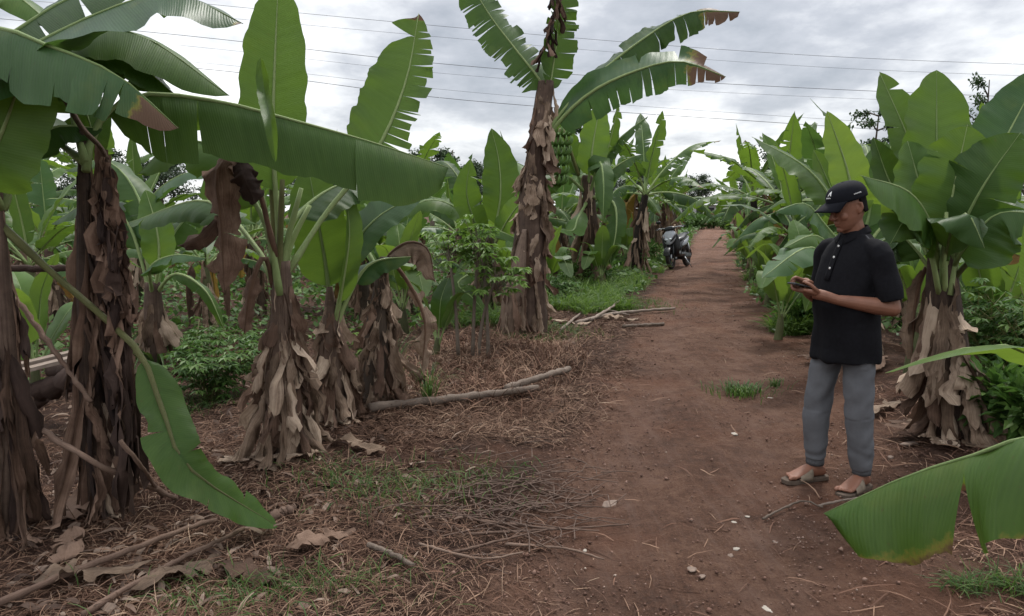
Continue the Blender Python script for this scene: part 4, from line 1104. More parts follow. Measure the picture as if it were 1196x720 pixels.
# ------------------------------------------------------------------ plant I: behind the man
rI = ground(P(985, 400, 7.6).x + .1, 7.6); dI = rI.y
I = empty('banana_plant', rI, 0, 'banana plant behind the man, a pale lime leaf standing upright over his cap', 'banana plant', GR)
def PI_(x, y, dd=0.0): return P(x, y, dI + dd)
_, C, rr = trunk(I, [rI + V((0, 0, -.05)), PI_(1000, 350), PI_(1000, 290)], [.14, .12, .08], 'brown', seed=13)
skirt(I, C, rr, 111, 22, zr=(.3, 1), length=(.5, .9), width=(.08, .15), flare=(.05, .2), mats=('tan', 'brown'))
for i, (pts, w, nm, fl, mt, cu) in enumerate([
    ([(1000, 300, 0), (998, 250, 0), (990, 200, 0), (966, 130, 0)], .21, (.15, -1, .1), (.05, .1), 'lime', 0),
    ([(998, 300, 0), (975, 240, .2), (940, 195, .3), (878, 160, .4)], .28, (.2, -.55, 1), (-.1, -.2), 'mid', 1),
    ([(998, 305, 0), (965, 265, -.2), (940, 238, -.3), (905, 248, -.4)], .20, (.1, -.4, 1), (-.3, -.4), 'blue', 2),
    ([(998, 315, 0), (970, 300, -.5), (940, 290, -.8), (890, 325, -1.1)], .22, (.1, -.3, 1), (-.2, -.3), 'blue', 2),
    ([(998, 318, 0), (972, 290, -.4), (950, 275, -.6), (915, 290, -.8)], .16, (.1, -.4, 1), (-.2, -.5), 'mid', 2),
    ([(1002, 300, 0), (1015, 250, .2), (1022, 205, .2), (1035, 165, .3)], .2, (-.2, -1, .1), (.1, .1), 'dark', 0),
    ([(1002, 305, 0), (1030, 265, 0), (1055, 250, 0), (1085, 270, 0)], .22, (0, -.4, 1), (-.2, -.4), 'dark', 1),
    ([(998, 300, 0), (980, 245, .5), (962, 200, .6), (950, 175, .6)], .2, (.2, -1, .1), (.1, .1), 'mid', 0),
    ([(998, 315, 0), (972, 310, -.6), (955, 330, -.8), (940, 365, -.9)], .18, (.3, -.8, .6), (-.2, -.3), 'mid', 2)]):
    leaf(I, [PI_(*q) for q in pts], w, sharp=.4, wav=.12, normal=nm, blade=.24, fl=fl, cuts=cu, seed=200 + i, mat=mt, ribr=.02, gap=.08, segvar=.1)

# ------------------------------------------------------------------ plant J: just outside the frame on the right, leaves reach in
rJ = ground(2.05, 1.55)
J = empty('banana_plant', rJ, 0, 'nearest banana plant on the right, its torn brown-edged leaf reaching into the near corner', 'banana plant', GR)
tJ = rJ + V((0, 0, 1.0))
_, C, rr = trunk(J, [rJ + V((0, 0, -.05)), rJ + V((0, 0, .5)), tJ], [.12, .10, .07], 'brown', seed=14)
skirt(J, C, rr, 121, 10, zr=(.4, 1), length=(.35, .6), width=(.08, .14), flare=(.02, .1))
leaf(J, [tJ - V((0, 0, .1)), tJ + V((-.25, .05, .12)), P(1235, 505, 1.72), P(1150, 528, 1.82), P(1060, 556, 1.92), P(962, 600, 2.02)], .29, normal=(-.1, .25, 1), blade=.22, fl=(-.3, -.4), fr=(-.35, -1.35), hangR=.25, hangL=.1,
     cutsR=[.42, .69], cutsL=[.55], gap=.15, segvar=.22, seed=221, mat='mid', edgedry=.95, ribr=.012, n=50, m=10, sharp=-1.3, wr=1.0, wl=.55, wav=.20, cutfrom=.18, label='torn green leaf with browned margin hanging into the near right corner')
leaf(J, [tJ, tJ + V((.1, .5, .3)), P(1260, 430, 2.9), P(1185, 404, 3.0), P(1110, 410, 3.05), P(1034, 436, 3.1)], .13, normal=(0, .25, 1), blade=.42, fl=(-.1, -.2), seed=222, mat='light', ribr=.012)
leaf(J, [tJ, tJ + V((.05, .35, .25)), P(1260, 420, 2.5), P(1222, 340, 2.5), P(1203, 245, 2.5)], .085, normal=(-.3, -1, .2), blade=.45, fl=(.1, .1), seed=223, mat='light', ribr=.012)
for i, a in enumerate((0.3, -.6, -1.6, 2.4)):
    r = V((math.cos(a), math.sin(a), 0))
    if a == 2.4: continue
    leaf(J, [tJ, tJ + r * .4 + V((0, 0, .7)), tJ + r * .9 + V((0, 0, 1.1)), tJ + r * 1.5 + V((0, 0, .9))], .25, normal=tuple(-r + V((0, 0, 1))), blade=.25, fl=(-.1, -.3), seed=230 + i, mat='mid')

# ------------------------------------------------------------------ rows further back: four prototypes, copied
def row_plant(proto, px, py, y, s, rz, label, group, used=[]):
    base = P(px, py, y)
    loc = ground(base.x, y)
    if y > 35: loc.z = 0.0
    if proto in used: o = copy_tree(proto)
    else: o = proto; used.append(proto)
    o.location = loc; o.rotation_euler = (0, 0, rz); o.scale = (s, s, s)
    return tag(o, label, 'banana plant', group)

PR = [make_banana(401, 1.5, 10, 1.15, ('mid', 'dark', 'light'), 16, 3, .5), make_banana(402, 1.9, 10, 1.2, ('mid', 'dark', 'mid'), 18, 2, .8),
      make_banana(403, 1.3, 9, 1.1, ('mid', 'blue', 'light'), 14, 3, .4), make_banana(404, 1.7, 11, 1.2, ('dark', 'mid', 'mid'), 16, 3, .9), make_banana(405, 1.1, 9, 1.05, ('mid', 'light', 'mid'), 12, 2, .5)]
rowsL = [  # px, py(any), depth, scale, rot, proto, label
    (742, 250, 18.5, 1.0, .4, 1, 'dark banana plant left of the motorbike, its ragged leaf pointing up against the sky'),
    (762, 250, 24, 1.0, 2.1, 3, 'banana plant behind the motorbike on its left, long horizontal torn leaves over the path'),
    (775, 250, 31, 1.05, 3.3, 0, 'second banana plant beyond the motorbike in the left row'),
    (786, 250, 40, 1.0, 1.2, 1, 'far banana plant at the end of the left row near the white house'),
    (715, 250, 21, 1.0, 5.0, 3, 'banana plant half hidden behind the fruiting plant, deep green crown'),
    (652, 250, 19, .95, 3.1, 2, 'banana plant behind the tallest stem, its crown showing right of the stem'),
    (610, 250, 16, .9, 1.9, 0, 'mid-size banana plant behind the plant left of the tallest stem'),
    (535, 250, 14, .85, 4.2, 2, 'low banana plant behind the papaya bush, pale broad leaves'),
    (480, 250, 17, .9, .9, 3, 'banana plant seen through the gap above the hooded dead leaf'),
    (430, 250, 12.5, .75, 2.7, 4, 'small banana plant behind the broad pale leaf in the left middle'),
    (160, 250, 13, .8, 3.9, 0, 'banana plant further back behind the stem wrapped in dark dead leaves'),
    (238, 250, 9.2, .58, 4.1, 0, 'low banana plant behind the bright green weed clump'),
    (300, 250, 11.5, .66, .6, 3, 'low banana plant behind the petioles of the tan skirted plant'),
    (425, 250, 10.2, .60, 3.3, 1, 'low banana plant directly behind the pale broad leaf'),
    (475, 250, 11.8, .66, 5.1, 2, 'low banana plant above the hooded brown dead leaf'),
    (30, 250, 9.0, .62, 3.6, 0, 'low banana plant behind the planks at the left edge'),
    (60, 250, 11, .8, .2, 2, 'banana plant seen between the two dark stems at the left edge'),
    (20, 250, 15, .95, 2.2, 3, 'banana plant far back at the left edge behind the dark stem'),
    (300, 250, 16, .85, 4.9, 2, 'banana plant in the back row behind the tall upright leaf'),
    (365, 250, 21, 1.0, 1.5, 1, 'banana plant in the far back left, under the torn upright leaf'),
    (110, 250, 20, 1.0, .7, 1, 'banana plant at the far back left under the drooping dry-tipped leaf'),
    (660, 250, 28, 1.0, 1.7, 0, 'banana plant far back between the tallest stem and the fruiting plant'),
]
for px, py, y, s, rz, k, lab in rowsL: row_plant(PR[k], px, py, y, s, rz, lab, GL)
rowsR = [
    (930, 250, 12.0, .70, .5, 0, 'banana plant with dead brown skirt, first beyond the man on the right side'),
    (905, 250, 15, .95, 2.6, 3, 'banana plant leaning over the path edge, second beyond the man'),
    (888, 250, 19, .95, 4.4, 1, 'banana plant third beyond the man, leaves overhanging the path'),
    (875, 250, 25, 1.0, 1.0, 0, 'banana plant fourth along the right side, opposite the motorbike'),
    (866, 250, 33, 1.0, 3.0, 2, 'small-looking banana plant at the far end of the right row'),
    (860, 250, 43, 1.0, 5.2, 1, 'farthest banana plant of the right row where the path disappears'),
    (965, 250, 13, .95, 3.6, 2, 'banana plant in the second right-hand row, crown left of the lime leaf'),
    (1010, 250, 12, .85, 1.4, 1, 'banana plant in the second right-hand row behind the cap'),
    (1060, 250, 10, .8, 2.9, 2, 'banana plant behind the large right-hand plant, hidden up to its crown'),
    (1180, 250, 9.5, .8, .3, 0, 'banana plant in the second row at the right edge'),
    (1150, 250, 15, .9, 4.6, 3, 'banana plant far back on the right under the small round tree'),
    (940, 250, 18, .95, 4.0, 3, 'banana plant in the third right-hand row, left of the feathery tree'),
]
for px, py, y, s, rz, k, lab in rowsR: row_plant(PR[k], px, py, y, s, rz, lab, GR)

# small suckers at the left
sucker(G(508, 415), 311, .18, 4, 'young banana plant with two broad dark leaves in front of the papaya bush', None, ('dark', 'mid'), .9)
sucker(G(40, 470), 312, .35, 4, 'young banana plant with an upright bright leaf between the dark left stems', None, ('light', 'light'), 1.1)

rL = ground(P(178, 350, 7.2).x, 7.2); dL = 7.2
Lp = empty('banana_plant', rL, 0, 'banana plant with pale horizontal leaves seen between the two near left stems', 'banana plant', GL)
def PL(x, y, dd=0.0): return P(x, y, dL + dd)
_, C, rr = trunk(Lp, [rL + V((0, 0, -.05)), PL(180, 385), PL(178, 330)], [.12, .10, .07], 'brown', seed=15)
skirt(Lp, C, rr, 131, 22, zr=(.3, 1), length=(.3, .6), width=(.05, .12), flare=(.03, .14))
for i, (pts, w, nm, fl, mt, cu) in enumerate([
    ([(178, 345, 0), (168, 250, .1), (215, 203, 0), (290, 202, -.1)], .17, (0, -.3, 1), (-.2, -.4), 'blue', 2),
    ([(180, 345, 0), (186, 300, -.1), (182, 262, -.1), (170, 222, 0)], .15, (.2, -1, .2), (.1, .1), 'light', 0),
    ([(178, 345, 0), (176, 312, -.3), (205, 298, -.5), (243, 302, -.6)], .13, (0, -.3, 1), (-.3, -.4), 'blue', 1),
    ([(176, 345, 0), (150, 262, .1), (110, 235, .2), (60, 262, .3)], .2, (0, -.4, 1), (-.2, -.4), 'dark', 3),
    ([(176, 345, 0), (165, 240, .2), (125, 188, .4), (75, 200, .5)], .2, (0, -.4, 1), (-.2, -.4), 'dark', 4),
    ([(180, 345, 0), (205, 270, .2), (250, 240, .5), (300, 262, .8)], .2, (0, -.5, 1), (-.2, -.4), 'mid', 3),
    ([(180, 345, 0), (205, 320, -.1), (240, 340, -.2), (262, 385, -.2)], .08, (0, -.5, 1), (-.4, -.4), 'mid', 1)]):
    leaf(Lp, [PL(*q) for q in pts], w, normal=nm, blade=.26, fl=fl, cuts=cu, seed=260 + i, mat=mt, ribr=.016, sharp=.3, wav=.12, gap=.08, segvar=.15)

# small green offshoots between the rows, one built and copied
sk0 = sucker((0, 0, 0), 350, .35, 6, 'x', None, ('mid', 'light'), 1.25)
first = True
for px, y, s_, lab, gg in [(915, 9.2, .9, 'young banana plant on the path edge left of the phone of the man', GR), (900, 12.5, 1.0, 'young banana plant at the foot of the first right-hand banana', GR), (880, 16.5, 1.0, 'young banana plant under the second right-hand banana', GR), (872, 21, 1.1, 'young banana plant by the third right-hand banana', GR),
    (866, 28, 1.1, 'young banana plant far along the right path edge', GR), (945, 10.5, 1.1, 'young banana plant between the man and the first right-hand banana', GR), (1175, 7.2, 1.2, 'young banana plant in the shade right of the large banana', GR), (1030, 8.5, 1.2, 'young banana plant hidden behind the back of the man', GR),
    (640, 12.5, .9, 'young banana plant at the right foot of the tallest stem', GL), (705, 14.5, .9, 'young banana plant in front of the fruiting plant', GL), (730, 20, 1.1, 'young banana plant beside the dark plant near the motorbike', GL), (585, 12, 1.0, 'young banana plant behind the leaning dead stem', GL),
    (470, 9.5, 1.1, 'young banana plant behind the dead stump', GL), (400, 12, 1.2, 'young banana plant far behind the shorter skirted stem', GL)]:
    o = sk0 if first else copy_tree(sk0); first = False
    o.location = ground(P(px, 250, y).x, y); o.rotation_euler = (0, 0, px * .37); o.scale = (s_, s_, s_); tag(o, lab, 'young banana plant', gg)
# ------------------------------------------------------------------ the man
def remesh(mb_, name, mat, parent, voxel, smooth_it=2, disp=None, **kw):
    me = mb_.mesh(name + '_raw', False)
    tmp = bpy.data.objects.new('tmp', me); COL.objects.link(tmp)
    md = tmp.modifiers.new('r', 'REMESH'); md.mode = 'VOXEL'; md.voxel_size = voxel
    if smooth_it:
        ms = tmp.modifiers.new('s', 'SMOOTH'); ms.factor = 0.5; ms.iterations = smooth_it
    dg = bpy.context.evaluated_depsgraph_get(); dg.update()
    ev = tmp.evaluated_get(dg)
    m2 = bpy.data.meshes.new_from_object(ev)
    bpy.data.objects.remove(tmp); bpy.data.meshes.remove(me)
    m2.name = name
    if disp:
        m2.update()
        no = [v.normal.copy() for v in m2.vertices]
        for v, q in zip(m2.vertices, no): v.co += q * disp(v.co)
    m2.polygons.foreach_set('use_smooth', np.ones(len(m2.polygons), dtype=bool))
    m2.materials.clear(); m2.materials.append(mat); m2.update()
    o = bpy.data.objects.new(name, m2); COL.objects.link(o); o.parent = parent
    return tag(o, **kw)

def loft(mb_, rings, seg=28, power=2.0):
    """rings: (centre, rx, ry[, tilt axis x, axis y]) closed body of superellipse rings"""
    rows = []
    for r in rings:
        c = V(r[0]); rx, ry = r[1], r[2]
        ux = V(r[3]) if len(r) > 3 else V((1, 0, 0)); uy = V(r[4]) if len(r) > 4 else V((0, 1, 0))
        row = []
        for k in range(seg):
            a = 2 * math.pi * k / seg
            ca, sa = math.cos(a), math.sin(a)
            e = 2 / power
            row.append(c + ux * (rx * math.copysign(abs(ca) ** e, ca)) + uy * (ry * math.copysign(abs(sa) ** e, sa)))
        rows.append(row)
    b = mb_.grid(rows, close=True)
    mb_.f.append(tuple(b + k for k in range(seg))[::-1])
    e = b + (len(rows) - 1) * seg
    mb_.f.append(tuple(e + k for k in range(seg)))

M_SKIN = plain_mat('skin', (0.19, 0.084, 0.052), .55, .4, .12, 18, bump=.05)
M_SHIRT = plain_mat('black_cotton', (0.0065, 0.0065, 0.0085), .9, .15, .25, 60, bump=.1)
M_SHIRT_TRIM = plain_mat('shirt_grey_trim', (0.05, 0.052, 0.058), .85, .25, .15, 60)
M_TROUSER = plain_mat('grey_jersey', (0.105, 0.108, 0.118), .92, .2, .14, 9, bump=.12)
M_CUFF = plain_mat('rib_cuff', (0.075, 0.077, 0.083), .92, .2, .2, 90)
M_CAP = plain_mat('cap_cloth', (0.006, 0.0065, 0.010), .85, .15, .2, 80)
M_HAIR = plain_mat('black_hair', (0.008, 0.007, 0.007), .95, .1, .4, 120)
M_WHITE = plain_mat('white_stitching', (0.72, 0.72, 0.72), .7, .3, .05, 50)
M_BUTTON = plain_mat('pearl_button', (0.62, 0.62, 0.60), .35, .5, .05, 50)
M_SANDAL = plain_mat('grey_brown_sandal', (0.17, 0.135, 0.10), .8, .3, .2, 40, bump=.1)
M_SOLE = plain_mat('sandal_sole', (0.10, 0.075, 0.058), .9, .2, .2, 40)
M_PHONE = plain_mat('black_phone_body', (0.012, 0.014, 0.017), .25, .5, .1, 20)
M_NAIL = plain_mat('nail', (0.30, 0.17, 0.13), .4, .4, .05, 30)

foot_mid = G(979, 566)
FACE = rad(200)
man = empty('person', foot_mid, FACE, 'man in black cap, black polo shirt, grey trousers and sandals, looking at a phone', 'person')
RM = Matrix.Rotation(FACE, 3, 'Z')
gr = lambda x, y: float(gz(*( (V(foot_mid) + RM @ V((x, y, 0))).xy ))) - foot_mid.z

body = MB()
# local frame: +x ahead, +y his left, z up
Rf, Lf = V((0.085, -0.105, 0)), V((-0.045, 0.115, 0))
for q in (Rf, Lf): q.z = gr(q.x, q.y) + .028
hipR, hipL = V((-.01, -.09, .88)), V((-.015, .09, .88))
kneeR = hipR.lerp(Rf + V((0, 0, .08)), .5) + V((.035, -.012, .02)); kneeL = hipL.lerp(Lf + V((0, 0, .08)), .5) + V((.03, .012, .02))
legs = []
for hip, kn, ft in ((hipR, kneeR, Rf), (hipL, kneeL, Lf)):
    an = ft + V((-.005, 0, .09))
    pts = spline([hip, kn, an], 15); legs.append(pts)
    rr_ = [.083 - .035 * min(1, i / 7) + (.012 * math.sin(max(0, (i - 7) / 7) * 3.14)) - (.012 * max(0, (i - 7) / 7)) for i in range(15)]
    body.tube(pts, rr_, 14)
    # foot, toes
    yaw = .30 if ft is Lf else -.05
    fx = V((math.cos(yaw), math.sin(yaw), 0)); fy = V((-math.sin(yaw), math.cos(yaw), 0))
    g0 = ft.z
    cz = lambda h: V((0, 0, h))
    loft(body, [(ft + fx * -.075 + cz(.018), .004, .02, V((0, 0, 1)), fy), (ft + fx * -.06 + cz(.03), .032, .030, V((0, 0, 1)), fy), (ft + fx * -.01 + cz(.045), .048, .034, V((0, 0, 1)), fy), (ft + fx * .06 + cz(.035), .035, .040, V((0, 0, 1)), fy),
                (ft + fx * .12 + cz(.02), .021, .046, V((0, 0, 1)), fy), (ft + fx * .150 + cz(.014), .014, .043, V((0, 0, 1)), fy), (ft + fx * .165 + cz(.012), .008, .038, V((0, 0, 1)), fy)], 16)
    for k in range(5):
        y_ = (-.036 + .018 * k) * (1 if ft is Lf else 1)
        big = (k == 0) if ft is Lf else (k == 4)
        l_ = (.05 if big else .042 - .007 * (k if ft is Lf else 4 - k) * .9)
        r_ = .0125 if big else .0085
        b0 = ft + fx * .145 + fy * y_ + cz(.013)
        body.tube([b0, b0 + fx * l_ * .6 + cz(.004), b0 + fx * l_ - cz(.003)], [r_, r_ * 1.05, r_ * .7], 8)
# trunk of the body
loft(body, [((-.01, 0, .80), .09, .13), ((-.01, 0, .90), .115, .165), ((.005, 0, 1.0), .125, .16), ((.012, 0, 1.1), .125, .158), ((-.002, 0, 1.22), .115, .165), ((-.015, 0, 1.33), .098, .165), ((-.022, 0, 1.39), .075, .13), ((-.02, 0, 1.43), .055, .075)], 24)
# neck and head (looking down)
body.tube([(-.03, 0, 1.38), (-.008, 0, 1.45), (.018, 0, 1.52)], [.066, .060, .058], 16)
HC = V((.035, 0, 1.575)); TILT = rad(17)
Rh = Matrix.Rotation(rad(-8), 3, 'Z') @ Matrix.Rotation(TILT, 3, 'Y')
def hd(x, y, z): return HC + Rh @ V((x, y, z))
ax_, ay_, az_ = Rh @ V((1, 0, 0)), Rh @ V((0, 1, 0)), Rh @ V((0, 0, 1))
loft(body, [(hd(.045, 0, -.118), .020, .022, ax_, ay_), (hd(.030, 0, -.108), .050, .042, ax_, ay_), (hd(.018, 0, -.085), .070, .056, ax_, ay_), (hd(.010, 0, -.05), .084, .066, ax_, ay_), (hd(.004, 0, -.01), .090, .072, ax_, ay_),
            (hd(-.002, 0, .03), .096, .076, ax_, ay_), (hd(-.005, 0, .07), .092, .073, ax_, ay_), (hd(-.006, 0, .10), .070, .056, ax_, ay_), (hd(-.006, 0, .117), .03, .024, ax_, ay_)], 24, 2.15)
# face: brow, nose, cheeks, lips, chin, ears
body.tube([hd(.086, -.045, .022), hd(.097, -.02, .026), hd(.099, 0, .022), hd(.097, .02, .026), hd(.086, .045, .022)], [.008, .011, .009, .011, .008], 8)
body.tube([hd(.094, 0, .015), hd(.104, 0, -.008), hd(.116, 0, -.030), hd(.104, 0, -.038)], [.007, .010, .0145, .012], 10)
for s in (-1, 1):
    body.ellipsoid(hd(.103, .013 * s, -.035), (.010, .0085, .008), nu=8, nv=6)
    body.ellipsoid(hd(.062, .040 * s, -.030), (.024, .022, .026), nu=12, nv=8)
    body.ellipsoid(hd(.084, .031 * s, .004), (.010, .016, .009), nu=10, nv=8)
    body.tube([hd(-.012, .072 * s, .022), hd(-.024, .082 * s, .016), hd(-.024, .084 * s, -.006), hd(-.012, .078 * s, -.028), hd(-.004, .071 * s, -.034)], [.007, .009, .009, .008, .006], 8)
    body.ellipsoid(hd(-.010, .073 * s, -.004), (.014, .006, .022), nu=8, nv=6)
body.tube([hd(.084, -.025, -.064), hd(.098, 0, -.060), hd(.084, .025, -.064)], [.004, .0075, .004], 8)
body.tube([hd(.082, -.021, -.074), hd(.095, 0, -.075), hd(.082, .021, -.074)], [.004, .008, .004], 8)
body.ellipsoid(hd(.074, 0, -.104), (.020, .024, .016), nu=10, nv=8)
# arms
shL, elL, wrL = V((-.02, .172, 1.335)), V((-.055, .255, 1.045)), V((.185, .115, 1.085))
shR, elR, wrR = V((-.02, -.172, 1.335)), V((-.045, -.255, 1.045)), V((.190, -.105, 1.10))
for sh, el_, wr in ((shL, elL, wrL), (shR, elR, wrR)):
    body.tube([sh, sh.lerp(el_, .5) + (sh.normalized() * 0), el_], [.058, .050, .043], 14)
    body.tube([el_, el_.lerp(wr, .28), el_.lerp(wr, .65), wr], [.043, .046, .037, .027], 14)
    body.ellipsoid(el_, (.044, .044, .044), nu=12, nv=8)
# hands: left palm under the phone, fingers curl round its far edge; right hand taps
PHC = V((.335, .025, 1.155))                                  # phone centre
pfx = V((math.cos(rad(14)), -.10, math.sin(rad(14)))).normalized()   # phone long axis, away and slightly up
pfn = V((-math.sin(rad(24)), 0, math.cos(rad(24)))); pfn = (pfn - pfx * pfn.dot(pfx)).normalized()
pfy = pfn.cross(pfx)
def ph(x, y, z): return PHC + pfx * x + pfy * y + pfn * z
palmc = ph(-.030, .012, -.026)
body.tube([wrL, wrL.lerp(palmc, .45) + V((0, 0, .004)), ph(-.06, .014, -.024)], [.027, .029, .030], 12)
loft(body, [(ph(-.085, .018, -.024), .015, .026, pfn, pfy), (ph(-.05, .015, -.024), .017, .040, pfn, pfy), (ph(-.01, .008, -.023), .015, .044, pfn, pfy), (ph(.018, .0, -.022), .011, .042, pfn, pfy)], 14, 2.6)
for k, (x, l, r) in enumerate(((.020, 1.0, .0088), (.001, 1.08, .0092), (-.020, 1.0, .0088), (-.040, .82, .0078))):
    a = ph(x, -.020, -.026); b = ph(x + .012, -.043 * l, -.022); c = ph(x + .014, -.051 * l, -.002); d = ph(x + .010, -.040, .013)
    body.tube(spline([a, b, c, d], 9), [r * 1.15, r * 1.1, r * 1.1, r, r * 1.02, r, r * .95, r * .9, r * .7], 8)
body.tube(spline([ph(-.070, .040, -.018), ph(-.035, .058, -.006), ph(-.002, .052, .012), ph(.022, .036, .019)], 9), [.014, .0135, .0125, .011, .0108, .0105, .010, .009, .007], 8)
# right hand above the screen
rp = ph(-.045, -.055, .030)
body.tube([wrR, wrR.lerp(rp, .5) + V((0, 0, .006)), rp], [.027, .028, .028], 12)
loft(body, [(rp - pfx * .035, .016, .026, pfn, pfy), (rp, .017, .038, pfn, pfy), (rp + pfx * .035 + pfn * .004, .014, .038, pfn, pfy), (rp + pfx * .048 + pfn * .004, .010, .034, pfn, pfy)], 14, 2.6)
b0 = rp + pfx * .042 + pfn * .004
for k, (y_, ln, cr, r) in enumerate(((.028, .075, .35, .0085), (.010, .055, 1.0, .009), (-.009, .05, 1.2, .0086), (-.027, .042, 1.3, .0076))):
    a = b0 + pfy * y_; b = a + pfx * ln * .5 + pfn * .010 * (1 - cr); c = b + pfx * ln * .35 * (1 - .6 * cr) - pfn * .018 * (.4 + cr * .6); d = c + pfx * ln * .2 * (1 - 1.4 * cr) - pfn * .014
    body.tube(spline([a - pfx * .01, b, c, d], 9), [r * 1.1, r * 1.1, r * 1.05, r, r * 1.03, r, r * .95, r * .85, r * .65], 8)
body.tube(spline([rp - pfx * .02 + pfy * .025, rp + pfx * .01 + pfy * .050 + pfn * .003, rp + pfx * .040 + pfy * .062 - pfn * .004, rp + pfx * .062 + pfy * .064 - pfn * .010], 9), [.013, .0125, .012, .011, .0105, .010, .0095, .0085, .0065], 8)
BODY = remesh(body, 'body', M_SKIN, man, .0036, 3)

# eyelids half closed and eyebrows, hair
m_ = MB()
for s in (-1, 1):
    m_.tube([hd(.083, .048 * s, .026), hd(.098, .034 * s, .034), hd(.104, .016 * s, .030)], [.003, .0045, .003], 6)
m_.build('eyebrows', M_HAIR, man)
for s in (-1, 1):
    m_ = MB(); m_.tube([hd(.086, .045 * s, .001), hd(.0985, .032 * s, -.001), hd(.098, .018 * s, .001)], [.002, .0034, .002], 6); m_.build('eye', M_HAIR, man)
m_ = MB()
rows = []
for i in range(7):
    t = i / 6; z = .045 - .085 * t; row = []
    for k in range(21):
        a = rad(100 + 160 * k / 20); g = 1.02 - .02 * t
        zz_ = z + (.03 if k in (0, 20) else .016 if k in (1, 19) else 0) * t * 1.6
        row.append(hd(-.004 + .095 * g * math.cos(a), .0765 * g * math.sin(a), zz_))
    rows.append(row)
m_.grid(rows); hair = m_.build('hair', M_HAIR, man)
sm_ = hair.modifiers.new('solid', 'SOLIDIFY'); sm_.thickness = .006; sm_.offset = 0

# cap: six-panel crown, curved brim, emblem and side lettering
cap = None
m_ = MB(); rows = []
def capp(th, a, k=1.0):
    """point on the crown: th from the top (0) to the rim (pi/2), a = bearing from the front"""
    flat = 1 + .03 * math.cos(a) * math.sin(th) ** 2
    r = math.sin(th) ** .82
    seam = 1 - .010 * abs(math.cos(3 * a)) ** 12 * math.sin(th)
    return hd(-.004 + .112 * r * math.cos(a) * flat * seam * k, .092 * r * math.sin(a) * seam * k, .056 + .086 * math.cos(th) ** .9 * k)
for i in range(13):
    th = .02 + (math.pi / 2 - .02) * i / 12
    rows.append([capp(th, 2 * math.pi * k / 48) for k in range(48)])
rows.append([capp(math.pi / 2, 2 * math.pi * k / 48) - az_ * .012 for k in range(48)])
m_.grid(rows, close=True); cap = m_.build('cap', M_CAP, man)
s_ = cap.modifiers.new('solid', 'SOLIDIFY'); s_.thickness = .003; s_.offset = 0
m_ = MB(); rows = []
for i in range(9):
    t = i / 8; row = []
    for k in range(21):
        a = rad(-62 + 124 * k / 20); y_ = math.sin(a)
        c0 = capp(math.pi / 2, a) - az_ * .006
        ln = .085 * math.cos(a * 1.0) ** .6 * t
        row.append(c0 + ax_ * ln * 1.0 - az_ * (.012 * t + .032 * y_ * y_ * t + .008 * t * t) + ay_ * (-.012 * y_ * t))
    rows.append(row)
m_.grid(rows); brim = m_.build('brim', M_CAP, cap)
s_ = brim.modifiers.new('solid', 'SOLIDIFY'); s_.thickness = .005
m_ = MB(); m_.ellipsoid(capp(0.02, 0), (.008, .008, .004), nu=10, nv=6); m_.build('button', M_CAP, cap)
def cap_patch(name, polys, a0, th0, sx, sy):
    """flat embroidered shapes laid on the crown; x to the viewer's right, y up (unit squares)"""
    mm = MB()
    for poly in polys:
        idx = []
        for (x, y) in poly:
            p_ = capp(th0 - y * sy, a0 + x * sx, 1.03)
            idx.append(mm.add(p_))
        mm.f.append(tuple(idx))
    o = mm.build(name, M_WHITE, cap, smooth=False)
    s2 = o.modifiers.new('solid', 'SOLIDIFY'); s2.thickness = .002; s2.offset = 1
    return o
# x runs towards his left (viewer sees it running to the right)
peak = [[(-.5, -.1), (-.12, .55), (.02, .62), (.10, .35), (-.12, .10), (-.22, -.1)], [(.02, .62), (.40, .9), (.52, -.1), (.28, -.1), (.22, .40), (.10, .35)]]
cap_patch('emblem', peak, .10, 1.13, .28, .31)
def letters(n, w=.16):
    out = []
    for i in range(n):
        x = -.5 + i / n; ww = 1 / n * .72
        out += [[(x, -.5), (x + ww * .4, -.5), (x + ww * .4, .5), (x, .5)], [(x + ww * .4, .2 if i % 2 else -.5), (x + ww, .2 if i % 2 else -.5), (x + ww, .5 if i % 2 else -.2), (x + ww * .4, .5 if i % 2 else -.2)]]
    return out
cap_patch('emblem_lettering', letters(5), .08, 1.29, .38, .07)
cap_patch('side_lettering', letters(7), 1.62, 1.36, .42, .062)

# polo shirt
sh = MB()
loft(sh, [((.003, 0, .73), .150, .205), ((.003, 0, .75), .152, .206), ((.0, 0, .80), .150, .204), ((.010, 0, .92), .148, .190), ((.020, 0, 1.03), .154, .186), ((.018, 0, 1.12), .148, .184), ((.004, 0, 1.22), .134, .186),
          ((-.012, 0, 1.30), .120, .192), ((-.020, 0, 1.355), .102, .165), ((-.022, 0, 1.40), .080, .122), ((-.020, 0, 1.435), .064, .085), ((-.016, 0, 1.448), .058, .066)], 36, 2.25)
for sh_, el_, s in ((shL, elL, 1), (shR, elR, -1)):
    d = (el_ - sh_)
    en = sh_ + d * .86
    ins = V((-.015, .11 * s, 1.35))
    sh.tube(spline([ins, sh_ + V((0, .012 * s, -.005)), sh_ + d * .42 + V((0, .012 * s, 0)), en], 11), [.055, .060, .066, .069, .069, .069, .068, .068, .069, .070, .071], 20)
def folds(co):
    n = mnoise.noise(V((co.x * 5, co.y * 5, co.z * 2.2))) * .012 + mnoise.noise(V((co.x * 13 + co.z * 4, co.y * 13, co.z * 6))) * .006
    # drag lines from the bent elbow and over the belly
    n += .0035 * math.sin((co.z * 38 + co.y * 30 * (1 if co.y > 0 else -1) + co.x * 22)) * max(0, min(1, (abs(co.y) - .08) * 8)) * (1 if co.z > .95 else .4)
    if co.z < .95: n += .006 * math.sin(math.atan2(co.y, co.x) * 7 + 1.5 * math.sin(co.z * 9)) * min(1, (.95 - co.z) * 6)
    return n
